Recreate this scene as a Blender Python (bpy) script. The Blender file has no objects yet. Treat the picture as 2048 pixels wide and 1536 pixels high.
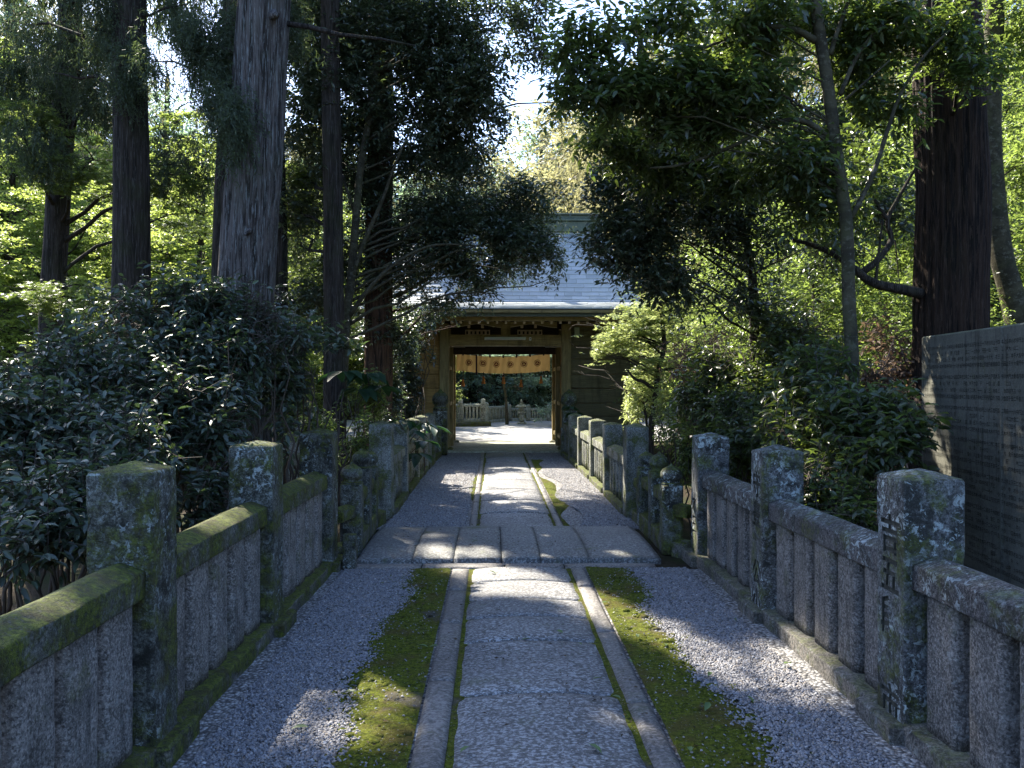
import bpy, bmesh, math, random
import numpy as np
from mathutils import Vector, Matrix, Quaternion

S = bpy.context.scene
COL = S.collection
R = math.radians

# ------------------------------------------------------------------ camera, sky, sun, exposure
CAM_H = 1.6
F = 1700.0                      # focal length in pixels of the 2048 px wide photograph
YAW = math.atan(39.0 / F)
cam = bpy.data.cameras.new('camera')
cam.sensor_width = 36.0
cam.lens = 36.0 * F / 2048.0
cam.clip_start = 0.05
cam.clip_end = 1000.0
cam_o = bpy.data.objects.new('camera', cam)
COL.objects.link(cam_o)
cam_o.location = (0, 0, CAM_H)
cam_o.rotation_euler = (R(90 - 0.1), 0, -YAW)
S.camera = cam_o

SUN_EL = R(45.0)
SUN_AZ = (-0.58, 0.8146)        # horizontal direction towards the sun: ahead and to the left
SD = np.array([SUN_AZ[0] * math.cos(SUN_EL), SUN_AZ[1] * math.cos(SUN_EL), math.sin(SUN_EL)])
world = bpy.data.worlds.new("World")
S.world = world
world.use_nodes = True
wn = world.node_tree
sky = wn.nodes.new('ShaderNodeTexSky')
sky.sky_type = 'NISHITA'
sky.sun_disc = False
sky.sun_elevation = SUN_EL
sky.sun_rotation = -math.atan2(-SUN_AZ[0], SUN_AZ[1])
sky.air_density = 1.0
sky.dust_density = 1.6
sky.ozone_density = 1.0
tint = wn.nodes.new('ShaderNodeMix'); tint.data_type = 'RGBA'; tint.blend_type = 'MULTIPLY'
tint.inputs[0].default_value = 1.0; tint.inputs[7].default_value = (0.84, 0.96, 1.17, 1)
wn.links.new(sky.outputs[0], tint.inputs[6])
wn.links.new(tint.outputs[2], wn.nodes['Background'].inputs[0])
wn.nodes['Background'].inputs[1].default_value = 0.115
sl = bpy.data.lights.new('sun', 'SUN')
sl.energy = 5.0
sl.angle = R(0.5)
sl.color = (1.0, 0.93, 0.80)
so = bpy.data.objects.new('sun', sl)
COL.objects.link(so)
so.rotation_euler = Vector(SD).to_track_quat('Z', 'Y').to_euler()
so.location = (-20, 28, 30)
S.view_settings.view_transform = 'Standard'
S.view_settings.look = 'None'
S.view_settings.exposure = 2.05
S.view_settings.gamma = 1.0
S.cycles.max_bounces = 8
S.cycles.diffuse_bounces = 4
S.cycles.glossy_bounces = 2
S.cycles.transmission_bounces = 4
S.cycles.caustics_reflective = False
S.cycles.caustics_refractive = False


def W(px, py, Y):
    """World point seen at photo pixel (px, py) at distance Y along the path."""
    u = (px - 1024) / F
    v = (765 - py) / F
    ca, sa = math.cos(YAW), math.sin(YAW)
    k = ca - u * sa
    return np.array([Y * (u * ca + sa) / k, Y, CAM_H + Y * v / k])


# ------------------------------------------------------------------ object helpers
def tag(o, label=None, cat=None, group=None, kind=None):
    if label: o['label'] = label
    if cat: o['category'] = cat
    if group: o['group'] = group
    if kind: o['kind'] = kind
    return o


def thing(name, label, cat, loc=(0, 0, 0), group=None, rz=0.0):
    o = bpy.data.objects.new(name, None)
    o.empty_display_size = 0.2
    COL.objects.link(o)
    o.location = loc
    o.rotation_euler = (0, 0, rz)
    return tag(o, label, cat, group)


def link(name, me, mat, parent=None, loc=None, rz=0.0, smooth=True, world=False):
    """world=True: mesh is in world coordinates and the parent sits elsewhere."""
    o = bpy.data.objects.new(name, me)
    if mat and not me.materials: me.materials.append(mat)
    COL.objects.link(o)
    if parent is not None:
        o.parent = parent
        if world:
            pl = parent
            t = Vector((0, 0, 0))
            while pl is not None:
                t += Vector(pl.location); pl = pl.parent
            me.transform(Matrix.Translation(-t))
    if loc is not None: o.location = loc
    if rz: o.rotation_euler = (0, 0, rz)
    if smooth: me.polygons.foreach_set('use_smooth', [True] * len(me.polygons))
    return o


def mesh_np(name, v, faces):
    """v (n,3) array; faces: (m,k) int array or list of such arrays."""
    if not isinstance(faces, list): faces = [faces]
    me = bpy.data.meshes.new(name)
    v = np.asarray(v, dtype=np.float32)
    me.vertices.add(len(v))
    me.vertices.foreach_set('co', v.ravel())
    nl = sum(f.size for f in faces)
    nf = sum(len(f) for f in faces)
    me.loops.add(nl)
    me.polygons.add(nf)
    me.loops.foreach_set('vertex_index', np.concatenate([f.ravel() for f in faces]).astype(np.int32))
    tot = np.concatenate([np.full(len(f), f.shape[1]) for f in faces]).astype(np.int32)
    st = np.concatenate([[0], np.cumsum(tot)[:-1]]).astype(np.int32)
    me.polygons.foreach_set('loop_start', st)
    me.update(calc_edges=True)
    return me


def nz(p, seed, f=1.0, octv=3):
    rng = np.random.default_rng(seed)
    out = np.zeros(len(p)); amp = 1.0; tot = 0
    for o in range(octv):
        for k in range(3):
            d = rng.normal(size=3); d /= np.linalg.norm(d)
            out += amp * np.sin(p @ (d * f * 2 ** o * (0.8 + 0.4 * rng.random())) * 6.283 + rng.random() * 6.283)
        tot += amp * 1.7; amp *= 0.5
    return out / tot


class MB:
    """Collects simple pieces into one mesh."""
    def __init__(s): s.v = []; s.f = []
    def add(s, verts, faces):
        b = len(s.v)
        s.v += [tuple(x) for x in verts]
        s.f += [tuple(b + i for i in f) for f in faces]
        return s
    def box(s, x0, x1, y0, y1, z0, z1, bev=0.0):
        if bev <= 0 or min(x1 - x0, y1 - y0, z1 - z0) < 2.2 * bev:
            v = [(x, y, z) for z in (z0, z1) for (x, y) in ((x0, y0), (x1, y0), (x1, y1), (x0, y1))]
            return s.add(v, [(3, 2, 1, 0), (4, 5, 6, 7), (0, 1, 5, 4), (1, 2, 6, 5), (2, 3, 7, 6), (3, 0, 4, 7)])
        rings = []
        for z, i in ((z0, bev), (z0 + bev, 0), (z1 - bev, 0), (z1, bev)):
            a, b, c, d = x0 + i, x1 - i, y0 + i, y1 - i
            e = bev
            rings.append([(a + e, c, z), (b - e, c, z), (b, c + e, z), (b, d - e, z), (b - e, d, z), (a + e, d, z), (a, d - e, z), (a, c + e, z)])
        return s.loft(rings)
    def loft(s, rings, cap=True):
        n = len(rings[0]); b = len(s.v)
        for r in rings: s.v += [tuple(p) for p in r]
        for k in range(len(rings) - 1):
            for i in range(n):
                j = (i + 1) % n
                s.f.append((b + k * n + i, b + k * n + j, b + (k + 1) * n + j, b + (k + 1) * n + i))
        if cap:
            s.f.append(tuple(b + i for i in reversed(range(n))))
            s.f.append(tuple(b + (len(rings) - 1) * n + i for i in range(n)))
        return s
    def lathe(s, prof, n=20, c=(0, 0)):
        rings = [[(c[0] + r * math.cos(6.28318 * i / n), c[1] + r * math.sin(6.28318 * i / n), z) for i in range(n)] for r, z in prof]
        return s.loft(rings)
    def tube(s, pts, rad, n=8, wob=0.0, seed=0):
        pts = [Vector(p) for p in pts]
        rings = []
        rnd = random.Random(seed)
        up = Vector((0.3, 0.1, 0.95)).normalized()
        prev = None
        for i, p in enumerate(pts):
            d = (pts[min(i + 1, len(pts) - 1)] - pts[max(i - 1, 0)]).normalized()
            if prev is None:
                a = d.cross(up)
                if a.length < 0.1: a = d.cross(Vector((1, 0, 0)))
            else:
                a = prev - d * prev.dot(d)
            a.normalize(); prev = a
            b = d.cross(a)
            r = rad[i] if hasattr(rad, '__len__') else rad
            rings.append([p + (a * math.cos(6.28318 * k / n) + b * math.sin(6.28318 * k / n)) * r * (1 + wob * rnd.uniform(-1, 1)) for k in range(n)])
        return s.loft(rings)
    def mesh(s, name):
        me = bpy.data.meshes.new(name)
        me.from_pydata(s.v, [], s.f)
        me.update()
        return me
    def build(s, name, mat, parent=None, world=False, smooth=False, loc=None, rz=0.0):
        return link(name, s.mesh(name), mat, parent, loc, rz, smooth, world)


def arr(me):
    a = np.zeros(len(me.vertices) * 3, dtype=np.float32)
    me.vertices.foreach_get('co', a)
    return a.reshape(-1, 3)


def rough(me, amp, f, seed, octv=3):
    p = arr(me).astype(float)
    for ax in range(3):
        p[:, ax] += amp * nz(p, seed + ax * 7, f, octv)
    me.vertices.foreach_set('co', p.astype(np.float32).ravel())
    me.update()
    return me


def rsq(hx, hy, r, z, m=5, cx=0, cy=0):
    """One ring: rounded rectangle with m points along each side and 3 per corner."""
    pts = []
    for (sx, sy, a0) in ((1, 1, 0), (-1, 1, 90), (-1, -1, 180), (1, -1, 270)):
        for a in (0, 30, 60, 90):
            t = R(a0 + a)
            pts.append((cx + sx * (hx - r) + r * math.cos(t), cy + sy * (hy - r) + r * math.sin(t), z))
        nxt = {(1, 1): (-1, 1), (-1, 1): (-1, -1), (-1, -1): (1, -1), (1, -1): (1, 1)}[(sx, sy)]
        t = R(a0 + 90)
        p0 = (cx + sx * (hx - r) + r * math.cos(t), cy + sy * (hy - r) + r * math.sin(t))
        p1 = (cx + nxt[0] * (hx - r) + r * math.cos(t), cy + nxt[1] * (hy - r) + r * math.sin(t))
        ls = math.hypot(p1[0] - p0[0], p1[1] - p0[1]); sp_ = min(.2, .006 / max(ls, .01))
        for q in [sp_] + [k / m for k in range(1, m)] + [1 - sp_]:
            pts.append((p0[0] * (1 - q) + p1[0] * q, p0[1] * (1 - q) + p1[1] * q, z))
    return pts


def stone_post(hx, hy, z0, z1, cap=0.05, r=0.014, dz=0.035, amp=0.0022, seed=0, m=6):
    mb = MB()
    n = max(2, int((z1 - z0) / dz))
    rings = [rsq(hx, hy, r, z0 + (z1 - z0) * k / n, m) for k in range(n + 1)]
    for q in (0.08, 0.3, 0.6, 0.85, 0.97):
        rings.append(rsq(hx * (1 - q) + 0.004, hy * (1 - q) + 0.004, r * (1 - q) + 0.001, z1 + cap * (0.18 + 0.82 * q) , m))
    mb.loft(rings)
    me = mb.mesh('post')
    rough(me, amp, 5.0, seed, 4)
    if z1 - z0 > .9 and hx > .1 and m > 2:
        p = arr(me).astype(float)
        cor = np.clip((np.abs(p[:, 0]) / hx + np.abs(p[:, 1]) / hy - 1.72) / .25, 0, 1)
        chip = np.clip(nz(p, seed + 40, 4.5, 3) - .35, 0, 1) * cor * .06
        p[:, :2] *= (1 - chip)[:, None]
        p[:, 2] -= np.clip(nz(p, seed + 44, 3.0, 3) - .3, 0, 1) * .012 * (p[:, 2] > z1 - .02)
        me.vertices.foreach_set('co', p.astype(np.float32).ravel()); me.update()
    return me


# ------------------------------------------------------------------ materials
class NT:
    def __init__(s, name):
        s.m = bpy.data.materials.new(name); s.m.use_nodes = True
        s.t = s.m.node_tree; s.t.nodes.clear()
        s.out = s.t.nodes.new('ShaderNodeOutputMaterial')
    def n(s, typ, **kw):
        nd = s.t.nodes.new(typ)
        for k, v in kw.items():
            if k.startswith('i_'):
                key = k[2:]
                key = int(key) if key.isdigit() else key.replace('_', ' ')
                nd.inputs[key].default_value = v
            else: setattr(nd, k, v)
        return nd
    def l(s, a, b): s.t.links.new(a, b)
    def pos(s, scale=(1, 1, 1), obj=False):
        if obj: src = s.n('ShaderNodeTexCoord').outputs['Object']
        else: src = s.n('ShaderNodeNewGeometry').outputs['Position']
        mp = s.n('ShaderNodeMapping'); mp.inputs['Scale'].default_value = scale
        s.l(src, mp.inputs[0]); return mp.outputs[0]
    def noise(s, vec, scale, detail=4, rough=0.55, dist=0.0):
        nd = s.n('ShaderNodeTexNoise', i_Scale=scale, i_Detail=detail, i_Roughness=rough, i_Distortion=dist)
        s.l(vec, nd.inputs['Vector']); return nd.outputs[0]
    def vor(s, vec, scale, feature='F1', out='Distance'):
        nd = s.n('ShaderNodeTexVoronoi', i_Scale=scale, feature=feature)
        s.l(vec, nd.inputs['Vector']); return nd.outputs[out]
    def ramp(s, fac, stops):
        nd = s.n('ShaderNodeValToRGB')
        e = nd.color_ramp.elements
        while len(e) < len(stops): e.new(0.5)
        for i, (p, c) in enumerate(stops):
            e[i].position = p
            e[i].color = (c, c, c, 1) if not hasattr(c, '__len__') else (*c, 1)
        s.l(fac, nd.inputs[0]); return nd.outputs[0]
    def mix(s, fac, a, b, blend='MIX'):
        nd = s.n('ShaderNodeMix', data_type='RGBA', blend_type=blend)
        for sock, v in ((nd.inputs[0], fac), (nd.inputs[6], a), (nd.inputs[7], b)):
            if hasattr(v, 'is_linked'): s.l(v, sock)
            else: sock.default_value = (*v, 1) if hasattr(v, '__len__') else v
        return nd.outputs[2]
    def math(s, op, a, b=None, clamp=False):
        nd = s.n('ShaderNodeMath', operation=op, use_clamp=clamp)
        for sock, v in ((nd.inputs[0], a), (nd.inputs[1], b)):
            if v is None: continue
            if hasattr(v, 'is_linked'): s.l(v, sock)
            else: sock.default_value = v
        return nd.outputs[0]
    def bump(s, h, strength=0.5, dist=0.01, normal=None):
        nd = s.n('ShaderNodeBump', i_Strength=strength, i_Distance=dist)
        s.l(h, nd.inputs['Height'])
        if normal is not None: s.l(normal, nd.inputs['Normal'])
        return nd.outputs[0]
    def bsdf(s, col, rough=0.8, normal=None, spec=0.5):
        b = s.n('ShaderNodeBsdfPrincipled')
        for sock, v in ((b.inputs['Base Color'], col), (b.inputs['Roughness'], rough)):
            if hasattr(v, 'is_linked'): s.l(v, sock)
            else: sock.default_value = (*v, 1) if hasattr(v, '__len__') else v
        b.inputs['Specular IOR Level'].default_value = spec
        if normal is not None: s.l(normal, b.inputs['Normal'])
        s.l(b.outputs[0], s.out.inputs[0])
        return s.m


def up_mask(t, lo, hi):
    g = t.n('ShaderNodeNewGeometry')
    sp = t.n('ShaderNodeSeparateXYZ'); t.l(g.outputs['True Normal'], sp.inputs[0])
    return t.ramp(sp.outputs[2], [(lo, 0.0), (hi, 1.0)])


def stone_mat(name, base, dark, moss=0.4, lichen=0.3, top_moss=1.0, stain=0.5, seed=0.0, speck=1.0):
    t = NT(name)
    p = t.pos()
    off = t.n('ShaderNodeVectorMath', operation='ADD'); t.l(p, off.inputs[0]); off.inputs[1].default_value = (seed, seed * 1.7, seed * 0.3)
    p = off.outputs[0]
    big = t.noise(p, 3.0, 6, 0.62)
    mid = t.noise(p, 17.0, 6, 0.65)
    fine = t.noise(p, 90.0, 4, 0.7)
    c = t.mix(t.ramp(big, [(0.35, 0.0), (0.62, 1.0)]), dark, base)
    c = t.mix(t.ramp(fine, [(0.46, 0.0), (0.60, 0.8 * speck)]), c, tuple(min(1, x * 2.0) for x in base))
    c = t.mix(t.ramp(t.noise(p, 60.0, 5, 0.75), [(0.40, 0.8 * speck), (0.50, 0.0)]), c, tuple(x * .35 for x in dark))
    st = t.ramp(t.noise(p, 6.5, 7, 0.7, 0.4), [(0.50, 0.0), (0.60, 1.0)])
    c = t.mix(t.math('MULTIPLY', st, stain), c, (0.018, 0.019, 0.014))
    dr = t.ramp(t.noise(t.pos((9, 9, 1.1)), 1.6, 6, .65), [(.54, 0.0), (.66, .55)])
    c = t.mix(dr, c, (.022, .022, .018))
    # lichen: pale crisp spots
    v = t.noise(p, 24.0, 6, 0.75, 0.6)
    reg = t.ramp(t.noise(p, 2.3, 3), [(0.42, 0.0), (0.6, 1.0)])
    li = t.ramp(v, [(0.575 - .035 * lichen, 0.0), (0.605 - .035 * lichen, 1.0)])
    li = t.math('MAXIMUM', li, t.math('MULTIPLY', t.ramp(t.noise(p, 8.0, 8, .72, .5), [(0.60, 0.0), (0.63, 1.0)]), max(0.0, lichen * 1.6 - .6)))
    c = t.mix(t.math('MULTIPLY', t.math('MULTIPLY', li, reg), lichen), c, (0.46, 0.52, 0.50))
    # moss on faces that look up, and in blotches
    up = up_mask(t, 0.35, 0.85)
    mn = t.ramp(t.noise(p, 7.0, 6, 0.7), [(max(.05, 0.44 - .11 * top_moss), 0.0), (max(.12, 0.60 - .13 * top_moss), 1.0)])
    mm = t.math('MULTIPLY', t.math('MULTIPLY', up, min(1.0, top_moss)), mn)
    sm = t.ramp(t.noise(p, 4.0, 7, 0.72), [(0.62 - 0.28 * moss, 0.0), (0.70 - 0.22 * moss, 1.0)])
    mall = t.math('MAXIMUM', mm, t.math('MULTIPLY', sm, min(1.0, moss * 1.6)))
    mcol = t.mix(t.ramp(t.noise(p, 42.0, 5, .75), [(.36, 0.0), (.62, 1.0)]), (0.022, 0.030, 0.006), (0.15, 0.175, 0.018))
    mcol = t.mix(t.ramp(t.noise(p, 9.0, 5, .7), [(.48, 0.0), (.62, .8)]), mcol, (0.055, 0.045, 0.014))
    brk = t.ramp(t.noise(p, 34.0, 5, .8), [(.34, 0.0), (.46, 1.0)])
    mall = t.math('MULTIPLY', mall, brk)
    c = t.mix(mall, c, mcol)
    h = t.math('ADD', t.math('MULTIPLY', mid, 0.6), t.math('MULTIPLY', fine, 0.5))
    h = t.math('ADD', h, t.math('MULTIPLY', mall, t.noise(p, 160.0, 3)))
    return t.bsdf(c, 0.82, t.bump(h, 1.0 * max(.35, speck), 0.014), 0.35)


def leaf_mat(name, base, trans, rough=0.42, spec=0.5, var=0.35, tw=0.35):
    t = NT(name)
    g = t.n('ShaderNodeNewGeometry')
    r = g.outputs['Random Per Island']
    c = t.mix(t.math('MULTIPLY', r, 1.0), tuple(x * (1 - var) for x in base), tuple(min(1, x * (1 + var)) for x in base))
    tc = t.mix(r, tuple(x * (1 - var) for x in trans), tuple(min(1, x * (1 + var * 0.6)) for x in trans))
    b = t.n('ShaderNodeBsdfPrincipled')
    t.l(c, b.inputs['Base Color']); b.inputs['Roughness'].default_value = rough
    b.inputs['Specular IOR Level'].default_value = spec
    tr = t.n('ShaderNodeBsdfTranslucent'); t.l(tc, tr.inputs[0])
    mx = t.n('ShaderNodeMixShader', i_Fac=tw)
    t.l(b.outputs[0], mx.inputs[1]); t.l(tr.outputs[0], mx.inputs[2])
    t.l(mx.outputs[0], t.out.inputs[0])
    return t.m


def bark_mat(name, base, dark, pale, vs=14.0, hs=0.9, moss=0.15, strength=1.0):
    t = NT(name)
    p = t.pos((vs, vs, hs))
    q = t.pos()
    n1 = t.noise(p, 1.0, 9, 0.68, 0.5)
    n2 = t.noise(p, 3.2, 6, 0.7)
    c = t.mix(t.ramp(n1, [(0.42, 0.0), (0.56, 1.0)]), dark, base)
    c = t.mix(t.math('MULTIPLY', t.ramp(n2, [(0.54, 0.0), (0.60, 1.0)]), 0.8), c, pale)
    c = t.mix(t.math('MULTIPLY', t.ramp(t.noise(q, 2.5, 5, 0.65), [(0.5, 0.0), (0.65, 1.0)]), moss), c, (0.045, 0.06, 0.012))
    h = t.math('ADD', n1, t.math('MULTIPLY', n2, 0.35))
    return t.bsdf(c, 0.9, t.bump(h, strength, 0.05), 0.25)


def wood_mat(name, base, dark, horiz=True, rough=0.75):
    t = NT(name)
    p = t.pos((1.2, 3, 16) if horiz else (16, 16, 1.2))
    n1 = t.noise(p, 1.6, 6, 0.6, 0.5)
    c = t.mix(t.ramp(n1, [(0.32, 0.0), (0.65, 1.0)]), dark, base)
    c = t.mix(t.math('MULTIPLY', t.ramp(t.noise(t.pos(), 1.4, 5), [(0.45, 0.0), (0.62, 1.0)]), 0.6), c, dark)
    c = t.mix(t.ramp(t.noise(t.pos((5, 5, .8)), 1.3, 6, .65), [(.52, 0.0), (.66, .6)]), c, tuple(x * .35 for x in dark))
    c = t.mix(t.ramp(t.noise(p, 4.5, 5, .7), [(.40, .5), (.50, 0.0)]), c, tuple(x * .5 for x in dark))
    return t.bsdf(c, rough, t.bump(n1, 0.35, 0.01), 0.3)


def flat_mat(name, col, rough=0.7, nscale=20.0, var=0.2, bump=0.2):
    t = NT(name)
    n1 = t.noise(t.pos(), nscale, 5, 0.6)
    c = t.mix(n1, tuple(x * (1 - var) for x in col), tuple(min(1, x * (1 + var)) for x in col))
    return t.bsdf(c, rough, t.bump(n1, bump, 0.005), 0.4)


M = {}
M['post_left'] = stone_mat('stone_left', (0.105, 0.108, 0.092), (0.032, 0.034, 0.026), moss=0.52, lichen=0.75, stain=1.0, seed=0)
M['post_right'] = stone_mat('stone_right', (0.135, 0.135, 0.13), (0.040, 0.040, 0.036), moss=0.46, lichen=1.0, top_moss=0.3, stain=0.85, seed=3)
M['rail_left'] = stone_mat('rail_stone_left', (0.12, 0.12, 0.10), (0.045, 0.045, 0.035), moss=0.80, lichen=0.30, top_moss=2.6, stain=0.5, seed=5)
M['rail_right'] = stone_mat('rail_stone_right', (0.10, 0.092, 0.085), (0.034, 0.030, 0.028), moss=0.30, lichen=0.75, top_moss=0.15, stain=0.5, seed=8)
M['baluster'] = stone_mat('baluster_stone', (0.225, 0.205, 0.18), (0.12, 0.108, 0.095), moss=0.24, lichen=0.25, top_moss=0.6, stain=0.35, seed=11)
M['baluster_r'] = stone_mat('baluster_stone_right', (0.19, 0.172, 0.152), (0.09, 0.082, 0.072), moss=0.20, lichen=0.25, top_moss=0.6, stain=0.35, seed=13)
M['plinth'] = stone_mat('plinth_stone', (0.13, 0.12, 0.10), (0.05, 0.048, 0.036), moss=0.72, lichen=0.3, top_moss=1.3, stain=0.5, seed=17)
M['plinth_r'] = stone_mat('plinth_stone_right', (0.15, 0.135, 0.115), (0.06, 0.055, 0.045), moss=0.38, lichen=0.3, top_moss=0.45, stain=0.5, seed=19)
M['far_post'] = stone_mat('stone_far', (0.22, 0.22, 0.19), (0.10, 0.10, 0.08), moss=0.5, lichen=0.3, top_moss=0.9, stain=0.4, seed=23)
M['court_stone'] = stone_mat('courtyard_stone', (0.36, 0.37, 0.30), (0.22, 0.23, 0.17), moss=0.3, lichen=0.3, top_moss=0.3, stain=0.25, seed=27)
M['tablet'] = stone_mat('tablet_stone', (0.135, 0.13, 0.10), (0.095, 0.092, 0.07), moss=0.14, lichen=0.05, top_moss=0.5, stain=0.12, seed=31, speck=0.22)
M['carve'] = flat_mat('recess_shade', (0.060, 0.058, 0.044), 0.95, 45.0, .95, .8)  # dark colour deepens the shade in carved strokes
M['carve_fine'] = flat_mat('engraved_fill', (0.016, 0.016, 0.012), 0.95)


def slab_mat(name, base, dark, speck, moss=0.3):
    t = NT(name)
    p = t.pos()
    ch = t.noise(t.pos((48, 62, 50)), 1.0, 5, 0.7, .3)
    big = t.noise(p, 1.7, 5, 0.6)
    c = t.mix(t.ramp(big, [(0.35, 0.0), (0.65, 1.0)]), dark, base)
    c = t.mix(t.ramp(ch, [(0.50, 0.0), (0.57, 0.78)]), c, speck)
    c = t.mix(t.ramp(ch, [(0.38, 0.8), (0.46, 0.0)]), c, (0.035, 0.033, 0.033))
    c = t.mix(t.ramp(t.noise(p, .9, 5, .6), [(.42, .35), (.6, 0.0)]), c, (.05, .047, .045))
    c = t.mix(t.math('MULTIPLY', t.ramp(t.noise(p, 3.5, 6, 0.7), [(0.58, 0.0), (0.68, 1.0)]), moss), c, (0.06, 0.07, 0.018))
    h = t.math('ADD', ch, t.math('MULTIPLY', t.noise(p, 14.0, 4), 0.5))
    return t.bsdf(c, 0.62, t.bump(h, 0.9, 0.007), 0.5)


M['slab'] = slab_mat('path_slab_stone', (0.145, 0.138, 0.13), (0.08, 0.076, 0.072), (0.44, 0.44, 0.43), 0.4)
M['kerb'] = slab_mat('kerb_stone', (0.175, 0.155, 0.132), (0.095, 0.084, 0.07), (0.30, 0.275, 0.25), 0.45)
M['deck'] = slab_mat('bridge_slab_stone', (0.115, 0.112, 0.10), (0.065, 0.063, 0.055), (0.33, 0.33, 0.31), 0.85)


def gravel_mat():
    t = NT('gravel')
    p = t.pos()
    v = t.n('ShaderNodeTexVoronoi', i_Scale=55.0); t.l(p, v.inputs['Vector'])
    sep = t.n('ShaderNodeSeparateColor'); t.l(v.outputs['Color'], sep.inputs[0])
    c = t.ramp(sep.outputs[0], [(0.0, (0.10, 0.095, 0.09)), (0.5, (0.27, 0.255, 0.24)), (1.0, (0.45, 0.44, 0.42))])
    c = t.mix(t.ramp(v.outputs['Distance'], [(0.35, 0.0), (0.75, 0.75)]), c, (0.03, 0.028, 0.026))
    c = t.mix(t.math('MULTIPLY', t.ramp(t.noise(p, 2.2, 6, 0.7), [(0.55, 0.0), (0.68, 1.0)]), 0.4), c, (0.06, 0.055, 0.04))
    return t.bsdf(c, 0.85, t.bump(t.math('SUBTRACT', 1.0, v.outputs['Distance']), 1.0, 0.012), 0.3)


def pebble_mat():
    t = NT('pebbles')
    g = t.n('ShaderNodeNewGeometry')
    c = t.ramp(g.outputs['Random Per Island'], [(0.0, (0.06, 0.057, 0.057)), (0.3, (0.165, 0.16, 0.165)), (0.75, (0.29, 0.288, 0.30)), (0.95, (0.27, 0.22, 0.17)), (1.0, (0.50, 0.50, 0.50))])
    c = t.mix(t.math('MULTIPLY', t.noise(t.pos(), 140.0, 3), 0.35), c, (0.10, 0.095, 0.09))
    return t.bsdf(c, 0.7, None, 0.4)


def moss_mat():
    t = NT('moss')
    p = t.pos()
    n1 = t.noise(p, 3.2, 6, 0.68)
    n2 = t.noise(p, 45.0, 5, 0.75)
    c = t.mix(t.ramp(n2, [(.36, 0.0), (.62, 1.0)]), (0.020, 0.028, 0.005), (0.125, 0.14, 0.014))
    c = t.mix(t.ramp(n1, [(0.50, 0.0), (0.62, 0.75)]), c, t.mix(t.noise(p, 60.0, 4, .7), (0.035, 0.025, 0.008), (0.13, 0.10, 0.03)))
    c = t.mix(t.ramp(t.noise(p, 1.6, 6, 0.7), [(0.57, 0.0), (0.66, 0.85)]), c, t.mix(t.noise(p, 80.0, 4, .7), (0.02, 0.018, 0.015), (0.13, 0.12, 0.11)))
    sp = t.ramp(t.noise(p, 95.0, 2), [(0.66, 0.0), (0.70, 1.0)])
    c = t.mix(t.math('MULTIPLY', sp, 0.7), c, (0.30, 0.29, 0.27))
    h = t.math('ADD', n2, t.math('MULTIPLY', t.noise(p, 150.0, 3), 0.6))
    return t.bsdf(c, 0.95, t.bump(h, 1.0, 0.014), 0.1)


def soil_mat():
    t = NT('forest_floor')
    p = t.pos()
    c = t.mix(t.noise(p, 12.0, 6, 0.7), (0.018, 0.014, 0.010), (0.085, 0.065, 0.042))
    c = t.mix(t.ramp(t.noise(p, 1.3, 5, 0.7), [(0.45, 0.0), (0.6, 0.8)]), c, (0.035, 0.05, 0.015))
    return t.bsdf(c, 0.95, t.bump(t.noise(p, 25.0, 6, 0.8), 1.0, 0.05), 0.1)


M['gravel'] = gravel_mat(); M['pebble'] = pebble_mat(); M['moss'] = moss_mat(); M['soil'] = soil_mat()
M['court_ground'] = flat_mat('courtyard_gravel', (0.34, 0.33, 0.31), 0.9, 40.0, 0.35, 0.8)
M['bark_big'] = bark_mat('cedar_bark', (0.145, 0.122, 0.108), (0.028, 0.022, 0.018), (0.27, 0.28, 0.265), 26, 1.6, 0.15, 1.0)
M['bark_red'] = bark_mat('red_cedar_bark', (0.042, 0.024, 0.015), (0.009, 0.006, 0.004), (0.075, 0.048, 0.032), 24, 1.5, 0.05)
M['bark_rust'] = bark_mat('rust_cedar_bark', (0.10, 0.052, 0.028), (0.02, 0.011, 0.007), (0.17, 0.10, 0.06), 24, 1.5, 0.1)
M['bark_dark'] = bark_mat('dark_bark', (0.055, 0.042, 0.032), (0.018, 0.014, 0.010), (0.11, 0.095, 0.08), 24, 1.4, 0.25)
M['bark_smooth'] = bark_mat('smooth_bark', (0.070, 0.060, 0.034), (0.034, 0.029, 0.017), (0.11, 0.10, 0.07), 5, 7, 0.3, 0.25)
M['twig'] = flat_mat('twig_bark', (0.06, 0.045, 0.032), 0.85)
M['dry'] = flat_mat('dry_twig', (0.26, 0.17, 0.12), 0.85)

M['leaf_bush'] = leaf_mat('glossy_bush_leaf', (0.060, 0.082, 0.056), (0.12, 0.19, 0.05), 0.38, 0.6, 0.5, 0.25)
M['leaf_camellia'] = leaf_mat('camellia_leaf', (0.052, 0.070, 0.030), (0.22, 0.31, 0.05), 0.32, 0.65, 0.5, 0.38)
M['leaf_ever'] = leaf_mat('evergreen_leaf', (0.060, 0.078, 0.048), (0.13, 0.19, 0.06), 0.30, 0.9, 0.5, 0.28)
M['leaf_maple'] = leaf_mat('maple_leaf', (0.095, 0.130, 0.035), (0.42, 0.52, 0.11), 0.45, 0.45, 0.45, 0.55)
M['leaf_mid'] = leaf_mat('understorey_leaf', (0.070, 0.098, 0.032), (0.30, 0.40, 0.08), 0.40, 0.5, 0.45, 0.48)
M['leaf_cedar'] = leaf_mat('cedar_needles', (0.060, 0.078, 0.042), (0.12, 0.17, 0.05), 0.55, 0.35, 0.4, 0.3)
M['leaf_pale'] = leaf_mat('pale_needles', (0.20, 0.19, 0.11), (0.46, 0.44, 0.20), 0.6, 0.3, 0.4, 0.42)
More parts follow.
